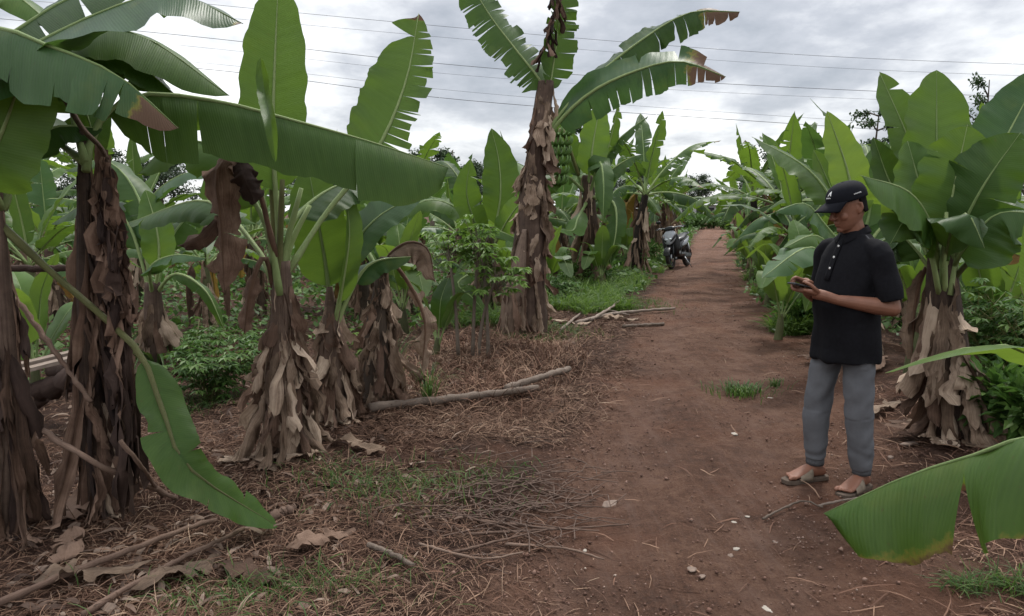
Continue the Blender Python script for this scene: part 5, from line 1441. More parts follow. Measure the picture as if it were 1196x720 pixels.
SHIRT = remesh(sh, 'polo_shirt', M_SHIRT, man, .0065, 3, folds)
# collar, placket, buttons, shoulder trim
def shirt_front(y_, z, k=0.0):
    """point just outside the chest at side offset y_ and height z"""
    prof = [(.92, .010, .152, .196), (1.03, .020, .160, .194), (1.12, .018, .154, .192), (1.22, .004, .138, .197), (1.31, -.012, .118, .200), (1.365, -.020, .100, .180), (1.405, -.022, .078, .135), (1.44, -.02, .062, .08)]
    for a, b in zip(prof, prof[1:]):
        if z <= b[0]:
            t = max(0, (z - a[0]) / (b[0] - a[0])); break
    else: t = 1
    cx, rx, ry = [a[i] + (b[i] - a[i]) * t for i in (1, 2, 3)]
    return V((cx + (rx + .004 + k) * (max(0, 1 - (abs(y_) / ry) ** 2.25)) ** (1 / 2.25), y_, z))
m_ = MB(); rows = []
for i in range(9):
    z = 1.18 + (1.425 - 1.18) * i / 8
    rows.append([shirt_front(-.018 + .036 * k / 4, z, .001) for k in range(5)])
m_.grid(rows); o = m_.build('placket', M_SHIRT, SHIRT); s2 = o.modifiers.new('solid', 'SOLIDIFY'); s2.thickness = .004; s2.offset = 1
for z in (1.365, 1.305, 1.245):
    m_ = MB(); m_.ellipsoid(shirt_front(0, z, .005), (.004, .0075, .0075), nu=10, nv=6); m_.build('button', M_BUTTON, SHIRT)
m_ = MB(); rows = []
for i in range(5):
    t = i / 4; row = []
    for k in range(33):
        a = rad(14 + 332 * k / 32)
        fr_ = max(0, math.cos(a))
        out = .004 + .020 * t + .004 * fr_ * t
        rx, ry = .058 + out, .064 + out * 1.05
        z = 1.468 - .004 * math.cos(a) - .030 * fr_ - (.034 + .020 * fr_ ** 4) * t ** 1.2 - .010 * math.cos(a)
        row.append(V((-.016 + .012 * fr_ + rx * math.cos(a), ry * math.sin(a), z)))
    rows.append(row)
m_.grid(rows); o = m_.build('collar', M_SHIRT, SHIRT); s2 = o.modifiers.new('solid', 'SOLIDIFY'); s2.thickness = .005; s2.offset = 0
for s in (-1, 1):
    m_ = MB(); m_.tube(spline([(-.005, .085 * s, 1.428), (.0, .125 * s, 1.402), (.0, .160 * s, 1.372)], 6), [.006, .007, .007, .007, .007, .006], 6)
    m_.build('shoulder_trim', M_SHIRT_TRIM, SHIRT)

# trousers
tr_ = MB()
loft(tr_, [((-.01, 0, .76), .110, .158), ((-.012, 0, .86), .118, .164), ((-.008, 0, .95), .116, .160)], 30, 2.2)
for pts in legs:
    k = len(pts)
    q = [pts[i].copy() for i in range(k)]
    q[-1] = q[-1] + V((0, 0, .015))
    R = [.086, .087, .087, .085, .083, .081, .078, .076, .075, .074, .072, .070, .066, .061, .053]
    tr_.tube(q, R, 20)
def tfold(co):
    n = mnoise.noise(V((co.x * 7, co.y * 7, co.z * 4))) * .006 + mnoise.noise(V((co.x * 16 + co.z * 9, co.y * 16, co.z * 12))) * .0055
    if co.z < .42: n += .0045 * math.sin(co.z * 70 + math.atan2(co.y, co.x) * 2.5 + 5 * mnoise.noise(co * 7)) * min(1, max(0, (.30 - co.z) * 5))
    if .70 > co.z > .42: n += .003 * math.sin(co.z * 40 + co.x * 50)
    return n
TRO = remesh(tr_, 'trousers', M_TROUSER, man, .0065, 3, tfold)
for pts in legs:
    a = pts[-1]
    m_ = MB(); m_.tube([a + V((0, 0, .055)), a + V((0, 0, .03)), a + V((0, 0, .0)), a + V((0, 0, -.018))], [.050, .049, .048, .047], 20, caps=False)
    o = m_.build('cuff', M_CUFF, TRO); s2 = o.modifiers.new('solid', 'SOLIDIFY'); s2.thickness = .006; s2.offset = 0
# sandals
for ft, yaw in ((Rf, -.05), (Lf, .30)):
    fx = V((math.cos(yaw), math.sin(yaw), 0)); fy = V((-math.sin(yaw), math.cos(yaw), 0)); s = 1 if ft is Lf else -1
    m_ = MB()
    prof = [(-.095, .012), (-.08, .034), (-.03, .036), (.03, .037), (.09, .047), (.15, .050), (.19, .040), (.205, .018)]
    out = [(x, w) for x, w in prof] + [(x, -w) for x, w in prof[::-1]]
    top = [m_.add(ft + fx * x + fy * y_ + V((0, 0, .0))) for x, y_ in out]; bot = [m_.add(ft + fx * x + fy * y_ + V((0, 0, -.026))) for x, y_ in out]
    m_.f.append(tuple(top)[::-1]); m_.f.append(tuple(bot))
    for i in range(len(out)): j = (i + 1) % len(out); m_.f.append((top[i], top[j], bot[j], bot[i]))
    sd_ = m_.build('sandal', M_SOLE, man, smooth=False); b2 = sd_.modifiers.new('bev', 'BEVEL'); b2.width = .005; b2.segments = 2
    m_ = MB(); rows = []
    for i in range(6):
        x = .045 + .085 * i / 5; row = []
        hh = .072 - .40 * (x - .045)
        for k in range(15):
            a = math.pi * k / 14
            row.append(ft + fx * (x - .012 * math.sin(a)) + fy * (.053 * math.cos(a)) + V((0, 0, -.006 + (hh) * math.sin(a) ** .8)))
        rows.append(row)
    m_.grid(rows); o = m_.build('strap', M_SANDAL, sd_); s2 = o.modifiers.new('solid', 'SOLIDIFY'); s2.thickness = .004; s2.offset = 1

# phone held in the hand
pm = Matrix((pfx, pfy, pfn)).transposed()
pc = V(foot_mid) + RM @ PHC
phone = empty('phone', pc, 0, 'black phone held in the hands of the man beside the path', 'phone')
Rp = RM @ pm
m_ = MB(); m_.box((0, 0, 0), (.155, .074, .008), Rp); o = m_.build('phone_body', M_PHONE, phone, smooth=False); b2 = o.modifiers.new('bev', 'BEVEL'); b2.width = .003; b2.segments = 3
m_ = MB(); m_.box(Rp @ V((0, 0, .0045)), (.148, .068, .001), Rp); m_.build('screen', plain_mat('dark_glass', (0.02, 0.03, 0.035), .08, .5, .1, 10), phone, smooth=False)
m_ = MB(); m_.box(Rp @ V((.055, .018, -.005)), (.028, .026, .003), Rp); m_.build('camera_bump', M_PHONE, phone, smooth=False)

# ------------------------------------------------------------------ the motorbike
bk = G(794, 313)
bike = empty('motor_scooter', bk, rad(240), 'black and white motor scooter parked on the left edge of the dirt path', 'motorbike')
M_BLK = plain_mat('black_plastic', (0.012, 0.012, 0.015), .35, .5, .2, 15)
M_WHT = plain_mat('white_panel', (0.34, 0.36, 0.40), .25, .5, .06, 8)
M_GRY = plain_mat('grey_panel', (0.06, 0.065, 0.08), .35, .5, .1, 10)
M_TYRE = plain_mat('dusty_tyre', (0.028, 0.023, 0.021), .9, .2, .3, 30)
M_MET = plain_mat('metal', (0.35, 0.35, 0.36), .35, .5, .1, 30, .9)
M_LAMP = plain_mat('headlamp_glass', (0.65, 0.70, 0.75), .08, .6, .05, 20)
M_RED = plain_mat('red_lamp', (0.35, 0.02, 0.015), .2, .5, .1, 20)
M_AMB = plain_mat('amber_lamp', (0.55, 0.22, 0.03), .2, .5, .1, 20)
bike.scale = (1.1, 1.1, 1.08)
LEAN = Matrix.Rotation(rad(9), 3, 'X')
def BX(p): return LEAN @ V(p)
def bpart(fn, name, mat, parent, **kw):
    mm = MB(); fn(mm); mm.v = [tuple(BX(q)) for q in mm.v]
    return mm.build(name, mat, parent, **kw)
def torus(mm, c, R, r, nu=28, nv=10):
    rows = []
    for i in range(nu + 1):
        a = 2 * math.pi * i / nu
        rows.append([V(c) + V((math.cos(a) * (R + r * math.cos(b)), r * .85 * math.sin(b), math.sin(a) * (R + r * math.cos(b)))) for b in [2 * math.pi * k / nv for k in range(nv)]])
    mm.grid(rows, close=True)
# +x ahead, front wheel turned a little
for nm, x in (('front_wheel', .62), ('rear_wheel', -.60)):
    w = bpart(lambda mm: torus(mm, (x, 0, .275), .222, .053), nm, M_TYRE, bike)
    def rim(mm):
        torus(mm, (x, 0, .275), .172, .012, 24, 6)
        mm.tube([(x, -.05, .275), (x, .05, .275)], .03, 10)
        for k in range(5):
            a = 2 * math.pi * k / 5; mm.tube([(x, 0, .275), (x + .17 * math.cos(a), 0, .275 + .17 * math.sin(a))], [.022, .014], 6)
    bpart(rim, 'rim', M_GRY, w)
    if x > 0: bpart(lambda mm: mm.tube([(x, .045, .275), (x, .05, .275)], .10, 18), 'brake_disc', M_MET, w)
def fork(mm):
    for s in (-1, 1): mm.tube([(.62, .075 * s, .275), (.50, .075 * s, .62)], .024, 8)
    mm.tube([(.50, 0, .60), (.40, 0, .92)], .03, 8)
bpart(fork, 'front_fork', M_BLK, bike)
def fender(mm):
    rows = []
    for i in range(11):
        a = rad(15 + 125 * i / 10); rows.append([V((.62 + .292 * math.cos(a), .075 * math.sin(q), .275 + (.292 - .03 * (1 - math.cos(q))) * math.sin(a))) for q in [rad(-80 + 160 * k / 8) for k in range(9)]])
    mm.grid(rows)
bpart(fender, 'front_mudguard', M_BLK, bike)
def rfender(mm):
    rows = []
    for i in range(9):
        a = rad(95 + 85 * i / 8); rows.append([V((-.60 + .30 * math.cos(a), .07 * math.sin(q), .275 + (.30 - .03 * (1 - math.cos(q))) * math.sin(a))) for q in [rad(-80 + 160 * k / 8) for k in range(9)]])
    mm.grid(rows)
bpart(rfender, 'rear_mudguard', M_BLK, bike)
bx = V((1, 0, 0))
# front cowl, leg shield, handlebar cover
bpart(lambda mm: loft(mm, [((.60, 0, .60), .02, .03), ((.56, 0, .64), .07, .09), ((.50, 0, .74), .10, .155), ((.46, 0, .84), .085, .165), ((.42, 0, .92), .06, .12), ((.40, 0, .96), .03, .06)], 20, 2.4), 'front_cowl', M_WHT, bike)
bpart(lambda mm: loft(mm, [((.40, 0, .34), .05, .16), ((.42, 0, .5), .055, .20), ((.40, 0, .68), .06, .21), ((.36, 0, .84), .05, .17), ((.34, 0, .92), .03, .10)], 20, 2.6), 'leg_shield', M_BLK, bike)
def cowl_dark(mm):
    for s in (-1, 1):
        mm.tube(spline([(.60, .03 * s, .66), (.585, .09 * s, .72), (.53, .15 * s, .80), (.44, .16 * s, .88)], 8), [.012, .022, .026, .028, .028, .026, .02, .01], 8)
bpart(cowl_dark, 'cowl_trim', M_BLK, bike)
hl = bpart(lambda mm: [mm.ellipsoid((.585, .052 * s, .735), (.03, .05, .032), nu=12, nv=8) for s in (-1, 1)], 'headlight', M_LAMP, bike)
for s in (-1, 1):
    bpart(lambda mm: mm.ellipsoid((.52, .13 * s, .80), (.03, .022, .018), nu=10, nv=6), 'turn_signal', M_AMB, bike)
bpart(lambda mm: loft(mm, [((.40, 0, .95), .05, .10), ((.39, 0, 1.0), .07, .15), ((.37, 0, 1.04), .05, .12), ((.36, 0, 1.06), .02, .06)], 18, 2.4), 'handlebar_cover', M_BLK, bike)
bpart(lambda mm: mm.box((.455, 0, 1.015), (.012, .17, .05)), 'visor_strip', M_GRY, bike, smooth=False)
def bars(mm):
    for s in (-1, 1): mm.tube(spline([(.38, .08 * s, 1.01), (.36, .22 * s, 1.03), (.31, .36 * s, 1.02)], 6), [.014] * 6, 8)
hb = bpart(bars, 'handlebar', M_MET, bike)
for s in (-1, 1):
    bpart(lambda mm: mm.tube([(.335, .26 * s, 1.03), (.31, .37 * s, 1.02)], .02, 10), 'grip', M_BLK, hb)
    bpart(lambda mm: mm.tube(spline([(.37, .20 * s, 1.02), (.40, .27 * s, 1.01), (.37, .36 * s, 1.005)], 5), .007, 6), 'brake_lever', M_MET, hb)
    def mir(mm):
        mm.tube([(.36, .20 * s, 1.03), (.37, .24 * s, 1.17)], .007, 6); mm.ellipsoid((.37, .27 * s, 1.19), (.018, .065, .04), nu=14, nv=8)
    bpart(mir, 'mirror', M_BLK, bike)
# floor, seat, tail
bpart(lambda mm: loft(mm, [((-.30, 0, .34), .02, .10, V((0, 0, 1)), V((0, 1, 0))), ((-.1, 0, .34), .06, .14, V((0, 0, 1)), V((0, 1, 0))), ((.2, 0, .34), .05, .15, V((0, 0, 1)), V((0, 1, 0))), ((.42, 0, .38), .05, .14, V((0, 0, 1)), V((0, 1, 0)))], 16, 3), 'footboard', M_BLK, bike)
zz1, yy1 = V((0, 0, 1)), V((0, 1, 0))
bpart(lambda mm: loft(mm, [((.08, 0, .50), .06, .07, zz1, yy1), ((.0, 0, .54), .12, .13, zz1, yy1), ((-.2, 0, .60), .13, .155, zz1, yy1), ((-.45, 0, .66), .11, .145, zz1, yy1), ((-.70, 0, .72), .07, .10, zz1, yy1), ((-.88, 0, .77), .03, .05, zz1, yy1)], 20, 2.6), 'tail_body', M_BLK, bike)
for s in (-1, 1):
    bpart(lambda mm: loft(mm, [((-.02, .125 * s, .56), .02, .012, zz1, yy1), ((-.25, .150 * s, .62), .065, .016, zz1, yy1), ((-.50, .138 * s, .69), .055, .016, zz1, yy1), ((-.82, .07 * s, .76), .012, .008, zz1, yy1)], 14, 2.4), 'side_panel', M_WHT, bike)
    bpart(lambda mm: loft(mm, [((.30, .185 * s, .36), .03, .012, zz1, yy1), ((.38, .205 * s, .55), .07, .014, zz1, yy1), ((.42, .20 * s, .72), .06, .014, zz1, yy1), ((.44, .16 * s, .86), .02, .010, zz1, yy1)], 14, 2.4), 'shield_panel', M_GRY, bike)
bpart(lambda mm: loft(mm, [((.10, 0, .66), .03, .07, zz1, yy1), ((0, 0, .71), .055, .12, zz1, yy1), ((-.25, 0, .735), .055, .135, zz1, yy1), ((-.40, 0, .79), .06, .135, zz1, yy1), ((-.65, 0, .83), .045, .105, zz1, yy1), ((-.76, 0, .84), .015, .06, zz1, yy1)], 18, 2.6), 'seat', M_BLK, bike)
bpart(lambda mm: mm.tube(spline([(-.58, .12, .83), (-.78, .10, .87), (-.84, 0, .88), (-.78, -.10, .87), (-.58, -.12, .83)], 12), .014, 8), 'grab_rail', M_GRY, bike)
bpart(lambda mm: mm.ellipsoid((-.87, 0, .76), (.025, .07, .03), nu=12, nv=8), 'tail_light', M_RED, bike)
bpart(lambda mm: loft(mm, [((-.10, .02, .30), .09, .09, zz1, yy1), ((-.35, .03, .29), .11, .08, zz1, yy1), ((-.62, .09, .28), .07, .05, zz1, yy1)], 14, 2.8), 'engine', M_BLK, bike)
bpart(lambda mm: mm.tube(spline([(-.10, -.13, .22), (-.35, -.16, .24), (-.55, -.17, .30), (-.85, -.17, .40)], 9), [.02, .022, .03, .05, .055, .055, .055, .05, .04], 12), 'exhaust', M_GRY, bike)
bpart(lambda mm: mm.tube([(-.12, .12, .26), (-.16, .26, -.03)], .014, 6), 'side_stand', M_MET, bike)
bpart(lambda mm: mm.tube([(-.62, .10, .30), (-.55, .11, .60)], .028, 8), 'rear_shock', M_MET, bike)
# ------------------------------------------------------------------ bushes, papaya, trees
M_BUSH = island_mat('weed_leaf', [(0.05, (0.028, 0.064, 0.014)), (0.5, (0.066, 0.138, 0.030)), (0.95, (0.13, 0.21, 0.055))], 0.5, 0.28, (0.14, 0.30, 0.04))
M_BUSHL = island_mat('bright_weed_leaf', [(0.05, (0.055, 0.105, 0.020)), (0.5, (0.11, 0.19, 0.04)), (0.95, (0.18, 0.27, 0.07))], 0.5, 0.35, (0.22, 0.40, 0.05))
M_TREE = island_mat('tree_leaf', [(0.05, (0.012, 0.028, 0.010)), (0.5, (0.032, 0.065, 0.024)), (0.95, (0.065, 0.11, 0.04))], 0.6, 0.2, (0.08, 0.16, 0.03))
M_FAR_HAZED = island_mat('far_tree_leaf_hazed', [(0.05, (0.034, 0.052, 0.032)), (0.5, (0.060, 0.090, 0.052)), (0.95, (0.10, 0.135, 0.08))], 0.7, 0.1, (0.08, 0.13, 0.04))  # distance haze painted into the leaf colour: paler and bluer than near trees
M_BARK = fibre_mat('bark', [(0.3, (0.05, 0.038, 0.03)), (0.7, (0.15, 0.12, 0.095))], 6, .9, 0.0)
M_WOOD = fibre_mat('weathered_wood', [(0.25, (0.10, 0.075, 0.058)), (0.55, (0.20, 0.155, 0.125)), (0.85, (0.34, 0.28, 0.235))], 12, .85, 0.0, 30)
M_POLE = fibre_mat('dry_stalk', [(0.25, (0.085, 0.052, 0.038)), (0.55, (0.17, 0.11, 0.082)), (0.85, (0.30, 0.215, 0.165))], 14, .8, 0.0, 20)

def leaf_face(mb_, p, d, up, L, W):
    """small pointed leaf, creased along its middle"""
    s = d.cross(up)
    if s.length < 1e-4: s = d.orthogonal()
    s.normalize(); n = s.cross(d)
    a = mb_.add(p); b = mb_.add(p + d * L * .45 + s * W * .5 + n * W * .15); c = mb_.add(p + d * L - n * L * .12); e = mb_.add(p + d * L * .45 - s * W * .5 + n * W * .15)
    mb_.f.append((a, b, c)); mb_.f.append((a, c, e))

def rdir(rg):
    while True:
        q = V((rg.uniform(-1, 1), rg.uniform(-1, 1), rg.uniform(-1, 1)))
        if .05 < q.length < 1: return q.normalized()

def bush(loc, seed, h, r, label, stems=7, leaves=420, ls=.07, mat=None, name='weed_bush', cat='bush', palm=True, group=None):
    rg = random.Random(seed)
    root = empty(name, loc, 0, label, cat, group)
    ms, mf = MB(), MB()
    for i in range(stems):
        a = i / stems * 6.283 + rg.uniform(-.4, .4); k = rg.uniform(.25, 1)
        e = V((math.cos(a) * r * k, math.sin(a) * r * k, h * rg.uniform(.6, 1.0)))
        q = spline([V((rg.uniform(-.05, .05), rg.uniform(-.05, .05), -.03)), e * .45 + V((0, 0, h * .15)), e], 10)
        ms.tube(q, [.010 - .0007 * j for j in range(10)], 5)
        for j in range(max(1, leaves // stems // (5 if palm else 1))):
            t = 2 + 7 * rg.random() ** .7; p = q[min(9, int(t))]
            d = (rdir(rg) + V((math.cos(a) * .4, math.sin(a) * .4, .35))).normalized()
            pl = rg.uniform(.05, .18) * (h / .6) ** .5
            c = p + d * pl
            if palm:
                ms.tube([p, c], [.003, .002], 3, caps=False)
                ax = d.cross(V((0, 0, 1))); ax = ax.normalized() if ax.length > .01 else V((1, 0, 0))
                n_ = rg.choice((5, 5, 7))
                for m in range(n_):
                    th = (m - (n_ - 1) / 2) * (4.4 / n_)
                    dd = (V((d.x, d.y, 0)).normalized() * math.cos(th) + V((-d.y, d.x, 0)).normalized() * math.sin(th) + V((0, 0, -.25 + rg.uniform(-.2, .2)))).normalized()
                    leaf_face(mf, c, dd, V((0, 0, 1)), ls * rg.uniform(.7, 1.25), ls * .34)
            else:
                leaf_face(mf, c, d, V((rg.uniform(-.5, .5), rg.uniform(-.5, .5), 1)), ls * rg.uniform(.6, 1.3), ls * .5)
    ms.build('stem', RIB['olive'], root)
    mf.build('foliage', mat or M_BUSH, root, smooth=False)
    return root

bush(G(245, 468), 501, .50, .50, 'bright green leafy weed clump on the ground between the two near left stems', 12, 1100, .085, M_BUSH)
bush(G(215, 440) + V((-.1, .5, 0)), 502, .45, .5, 'darker weed clump behind the bright one at left', 10, 800, .08, M_BUSH)
bush(G(290, 435) + V((0, .3, 0)), 503, .4, .4, 'weed clump half hidden behind the skirted left stem', 9, 600, .08, M_BUSH)
bush(G(425, 425), 504, .35, .22, 'small pale green weed in front of the dead stump', 6, 260, .07, M_BUSHL)
# papaya-like shrub in the middle
def papaya(loc, seed, label, h=1.2):
    rg = random.Random(seed)
    root = empty('papaya_shrub', loc, 0, label, 'shrub')
    mt_ = MB(); mf = MB()
    for (dx, lean_, hh) in ((0, .08, h), (.16, -.05, h * .8), (-.14, -.1, h * .9), (.05, .2, h * .7)):
        top = V((dx + lean_, rg.uniform(-.1, .1), hh))
        mt_.tube(spline([V((dx, 0, -.03)), V((dx + lean_ * .3, 0, hh * .5)), top], 8), [.022, .02, .018, .017, .016, .015, .013, .01], 7)
        for j in range(26):
            d = (rdir(rg) + V((0, 0, .45))).normalized(); c = top + d * rg.uniform(.12, .33) - V((0, 0, .05))
            mt_.tube([top - V((0, 0, rg.uniform(0, .2))), c], [.004, .003], 3, caps=False)
            hd_ = V((d.x, d.y, 0)).normalized()
            for m in range(7):
                th = (m - 3) * .55
                dd = (hd_ * math.cos(th) + V((-hd_.y, hd_.x, 0)) * math.sin(th) + V((0, 0, -.3 + rg.uniform(-.25, .25)))).normalized()
                leaf_face(mf, c, dd, V((0, 0, 1)), rg.uniform(.08, .14), .045)
    mt_.build('stem', M_BARK, root); mf.build('foliage', M_BUSHL, root, smooth=False)
    return root
papaya(G(552, 418), 511, 'bright green papaya shrub on thin stems between the dead stump and the tallest banana')
# low dark cover plants left of the path
for i, (px, py, h, r, lab) in enumerate([
    (655, 352, .35, .5, 'low dark weed clump right of the foot of the tallest banana'), (690, 333, .45, .7, 'low weed mass left of the path, in front of the fruiting plant'),
    (725, 318, .5, .8, 'bushy green weeds left of the path short of the motorbike'), (748, 306, .55, .9, 'bushy green weeds next to the parked motorbike'), (672, 322, .6, .7, 'taller weeds under the fruit bunch'),
    (600, 330, .6, .7, 'weeds in the gap left of the tallest stem')]):
    bush(G(px, py), 520 + i, h, r, lab, 14, 1300, .11, M_BUSH, palm=(i % 2 == 0), group='weed clumps along the left side of the path')
for i, (px, py, h, r, lab) in enumerate([
    (1165, 445, .95, .7, 'dark leafy shrub behind the large right-hand banana plant'), (1215, 470, 1.0, .7, 'leafy shrub at the right edge behind the bank'), (1190, 520, .45, .4, 'pale green weed at the right edge by the foot of the bank'),
    (1150, 420, 1.3, .9, 'tall shrub in deep shade right of the banana skirt'), (925, 350, .35, .35, 'weed tuft on the path edge left of the phone'), (905, 335, .4, .5, 'weed clump along the right path edge beyond the man'),
    (885, 315, .5, .6, 'weed clump on the right path edge under the second banana plant'), (870, 298, .55, .8, 'far weed clump on the right path edge'), (940, 385, .4, .35, 'weed clump directly behind the hands of the man')]):
    bush(G(px, py), 540 + i, h, r, lab, 13, 1300, .10, M_BUSH, palm=(i % 3 != 2), group='weed clumps along the right side of the path')
# spiky leaves by the dark stem on the left
rg = random.Random(3)
sp_ = empty('spiky_plant', G(185, 440), 0, 'spiky plant with narrow dark blades behind the stem wrapped in dead leaves', 'plant')
for i in range(22):
    a = rg.uniform(0, 6.28); r = V((math.cos(a), math.sin(a), 0)); l = rg.uniform(.35, .6)
    leaf(sp_, [V((0, 0, 0)), r * l * .4 + V((0, 0, l * .5)), r * l * .8 + V((0, 0, l * .5)), r * l * 1.1 + V((0, 0, l * .25))], .02, normal=(0, 0, 1), blade=.02, fl=(.4, .2), seed=i, mat='dark', world=False, n=10, m=2, mrib=False, sharp=1)

# grass tuft on the path and a few small ones: countable things
def tuft(loc, seed, r, h, n, label, group=None):
    rg = random.Random(seed); mm = MB()
    for i in range(n):
        a = rg.uniform(0, 6.28); k = abs(rg.gauss(0, .5)) * r; b = V((math.cos(a) * k * 1.5, math.sin(a) * k, 0))
        d = V((math.cos(a) * .6 + rg.uniform(-.4, .4), math.sin(a) * .6 + rg.uniform(-.4, .4), 0)); l = h * rg.uniform(.4, 1.1)
        s = V((-d.y, d.x, 0)).normalized() * .0035 if d.length > .01 else V((.003, 0, 0))
        p = [b, b + d * l * .25 + V((0, 0, l * .55)), b + d * l * .65 + V((0, 0, l * .8)), b + d * l + V((0, 0, l * .7))]
        mm.grid([[q - s * w, q + s * w] for q, w in zip(p, (1, 1, .7, .1))])
    o = mm.build('grass_tuft', M_GRASS, None, smooth=True, loc=loc)
    return tag(o, label, 'grass tuft', group)
tuft(G(866, 462), 1, .20, .13, 300, 'lone green grass tuft growing in the middle of the dirt path')
tuft(G(905, 452), 2, .05, .09, 60, 'thin sparse grass tuft just right of the lone tuft on the path')
tuft(G(500, 470), 3, .05, .34, 60, 'tall thin grass tuft beside the dead stump')
tuft(G(455, 440), 4, .10, .42, 70, 'feathery tall grass clump in front of the dead stump')

# trees
def tree(loc, seed, h, crown, label, tiers=False, n=1600, ls=.22, mat=None, group=None, trunk_r=.12, name='tree', sparse=1.0):
    rg = random.Random(seed)
    root = empty(name, loc, 0, label, 'tree', group)
    mt_, mf = MB(), MB()
    b = h * .45
    tp = spline([V((0, 0, -.1)), V((rg.uniform(-.1, .1) * h * .3, 0, h * .5)), V((rg.uniform(-.1, .1) * h * .3, 0, h * .93))], 12)
    mt_.tube(tp, [trunk_r * (1 - .075 * i) for i in range(12)], 8)
    ends = []
    nb = 16 if tiers else 13
    for i in range(nb):
        t = .38 + .6 * (i + rg.random() * .5) / nb
        p = tp[min(11, int(t * 11))]
        a = i * 2.4 + rg.uniform(-.3, .3)
        ln = crown * rg.uniform(.55, 1.05) * (1.1 - .55 * max(0, t - .55) / .45)
        e = p + V((math.cos(a) * ln, math.sin(a) * ln, ln * (.12 if tiers else rg.uniform(.2, .8))))
        q = spline([p, p.lerp(e, .5) + V((0, 0, ln * .12)), e], 7)
        mt_.tube(q, [trunk_r * .35 * (1 - .13 * j) for j in range(7)], 5)
        for j in (3, 4, 5, 6): ends.append((q[j], ln * (.34 if j > 4 else .24)))
    for i in range(n):
        c, r = rg.choice(ends)
        d = rdir(rg) * r * rg.uniform(.3, 1.1) * sparse
        if tiers: d.z *= .28
        leaf_face(mf, c + d, (rdir(rg) + V((0, 0, -.2))).normalized(), V((rg.uniform(-.6, .6), rg.uniform(-.6, .6), 1)), ls * rg.uniform(.6, 1.3), ls * .5)
    mt_.build('trunk', M_BARK, root); mf.build('crown', mat or M_TREE, root, smooth=False)
    return root
def at_far(px, y): q = P(px, 250, y); return V((q.x, y, -.05))
tree(at_far(1020, 27), 601, 5.7, 1.6, 'feathery tiered tree behind the right-hand banana row, left of the upright leaves', True, 1500, .17, trunk_r=.09)
tree(at_far(1146, 26), 602, 6.3, 1.5, 'small round-crowned tree behind the right-hand bananas, right of the upright leaves', False, 1500, .15, trunk_r=.09)
tree(at_far(690, 30), 603, 6.0, 1.0, 'slim dark tree behind the fruiting banana plant', True, 900, .25, trunk_r=.1)
tree(at_far(1200, 30), 605, 4.2, 1.6, 'dark tree low at the right edge behind the striped leaf', False, 1500, .2, trunk_r=.1)
tree(at_far(527, 42), 604, 5.2, 1.1, 'dark narrow tree on the skyline left of the tallest stem', False, 900, .26, trunk_r=.12)
protoT = [tree((0, 0, 0), 611, 6.5, 3.0, '', False, 5200, .30, M_FAR_HAZED, trunk_r=.2, name='distant_tree', sparse=1.5), tree((0, 0, 0), 612, 8.0, 2.6, '', False, 5200, .30, M_FAR_HAZED, trunk_r=.2, name='distant_tree', sparse=1.3), tree((0, 0, 0), 613, 5.0, 3.2, '', True, 4800, .30, M_FAR_HAZED, trunk_r=.2, name='distant_tree', sparse=1.3)]
far_spots = [(790, 95, 'distant dark tree directly above the white house'), (815, 92, 'distant tree just right of the white house'), (838, 88, 'distant tree over the end of the path'), (770, 84, 'distant tree left of the white house'), (745, 80, 'distant tree behind the left row near the motorbike'),
    (862, 84, 'distant tree at the end of the right-hand row'), (890, 76, 'distant tree behind the second right-hand banana'), (925, 82, 'distant tree behind the right-hand row near the lime leaf'), (985, 78, 'distant tree right behind the cap of the man'), (1060, 85, 'distant tree behind the tall right-hand leaves'),
    (1110, 70, 'distant tree behind the middle of the large right-hand plant'), (1170, 75, 'distant tree near the right edge'), (700, 90, 'distant tree behind the fruiting plant'), (650, 85, 'distant tree just right of the tallest stem'), (600, 75, 'distant tree just left of the tallest stem'),
    (560, 82, 'distant tree behind the leafy plant left of the tallest stem'), (505, 66, 'distant tree below the tip of the huge folded leaf'), (450, 84, 'distant tree behind the pale broad leaf'), (390, 75, 'distant tree behind the torn upright leaf'), (330, 84, 'distant tree behind the tall upright leaf at left'),
    (260, 72, 'distant tree behind the crumpled brown leaf'), (190, 80, 'distant tree behind the tip of the dry drooping leaf'), (120, 72, 'distant tree behind the dark wrapped stem'), (50, 78, 'distant tree between the two dark left stems'), (-20, 70, 'distant tree at the left edge')]
usedT = set()
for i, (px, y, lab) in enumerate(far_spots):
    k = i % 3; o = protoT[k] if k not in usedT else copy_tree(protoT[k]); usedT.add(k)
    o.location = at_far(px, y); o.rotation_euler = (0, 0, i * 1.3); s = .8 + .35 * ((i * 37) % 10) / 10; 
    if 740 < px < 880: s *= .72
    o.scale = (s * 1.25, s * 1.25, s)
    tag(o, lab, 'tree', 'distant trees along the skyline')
# low brush at the end of the path
protoB = bush((0, 0, 0), 571, 1.5, 1.6, '', 16, 1100, .30, M_COVER, name='roadside_bush', palm=False)
first = True
for px, y, s, lab in [(795, 62, 1.0, 'yellow-green bush below the white house at the end of the path'), (775, 55, 1.0, 'bush behind the handlebar of the motorbike'), (815, 66, 1.0, 'bush below the right end of the white house'), (830, 68, .9, 'bush where the path meets the trees'),
    (848, 64, .9, 'bush at the far right end of the path'), (862, 55, 1.0, 'bush at the foot of the farthest right-hand banana'), (760, 48, 1.0, 'bush behind the motorbike on the left side'), (740, 42, 1.0, 'bush in the left row short of the far trees'), (805, 75, 1.1, 'bush in front of the house wall'), (880, 46, 1.0, 'bush behind the third right-hand banana'),
    (840, 85, 1.1, 'bush blocking the view at the far end of the path'), (853, 88, 1.1, 'farthest bush on the path axis')]:
    o = protoB if first else copy_tree(protoB); first = False
    o.location = at_far(px, y); o.rotation_euler = (0, 0, px * .7); o.scale = (s, s, s * .8); tag(o, lab, 'bush', 'bushes at the end of the path')

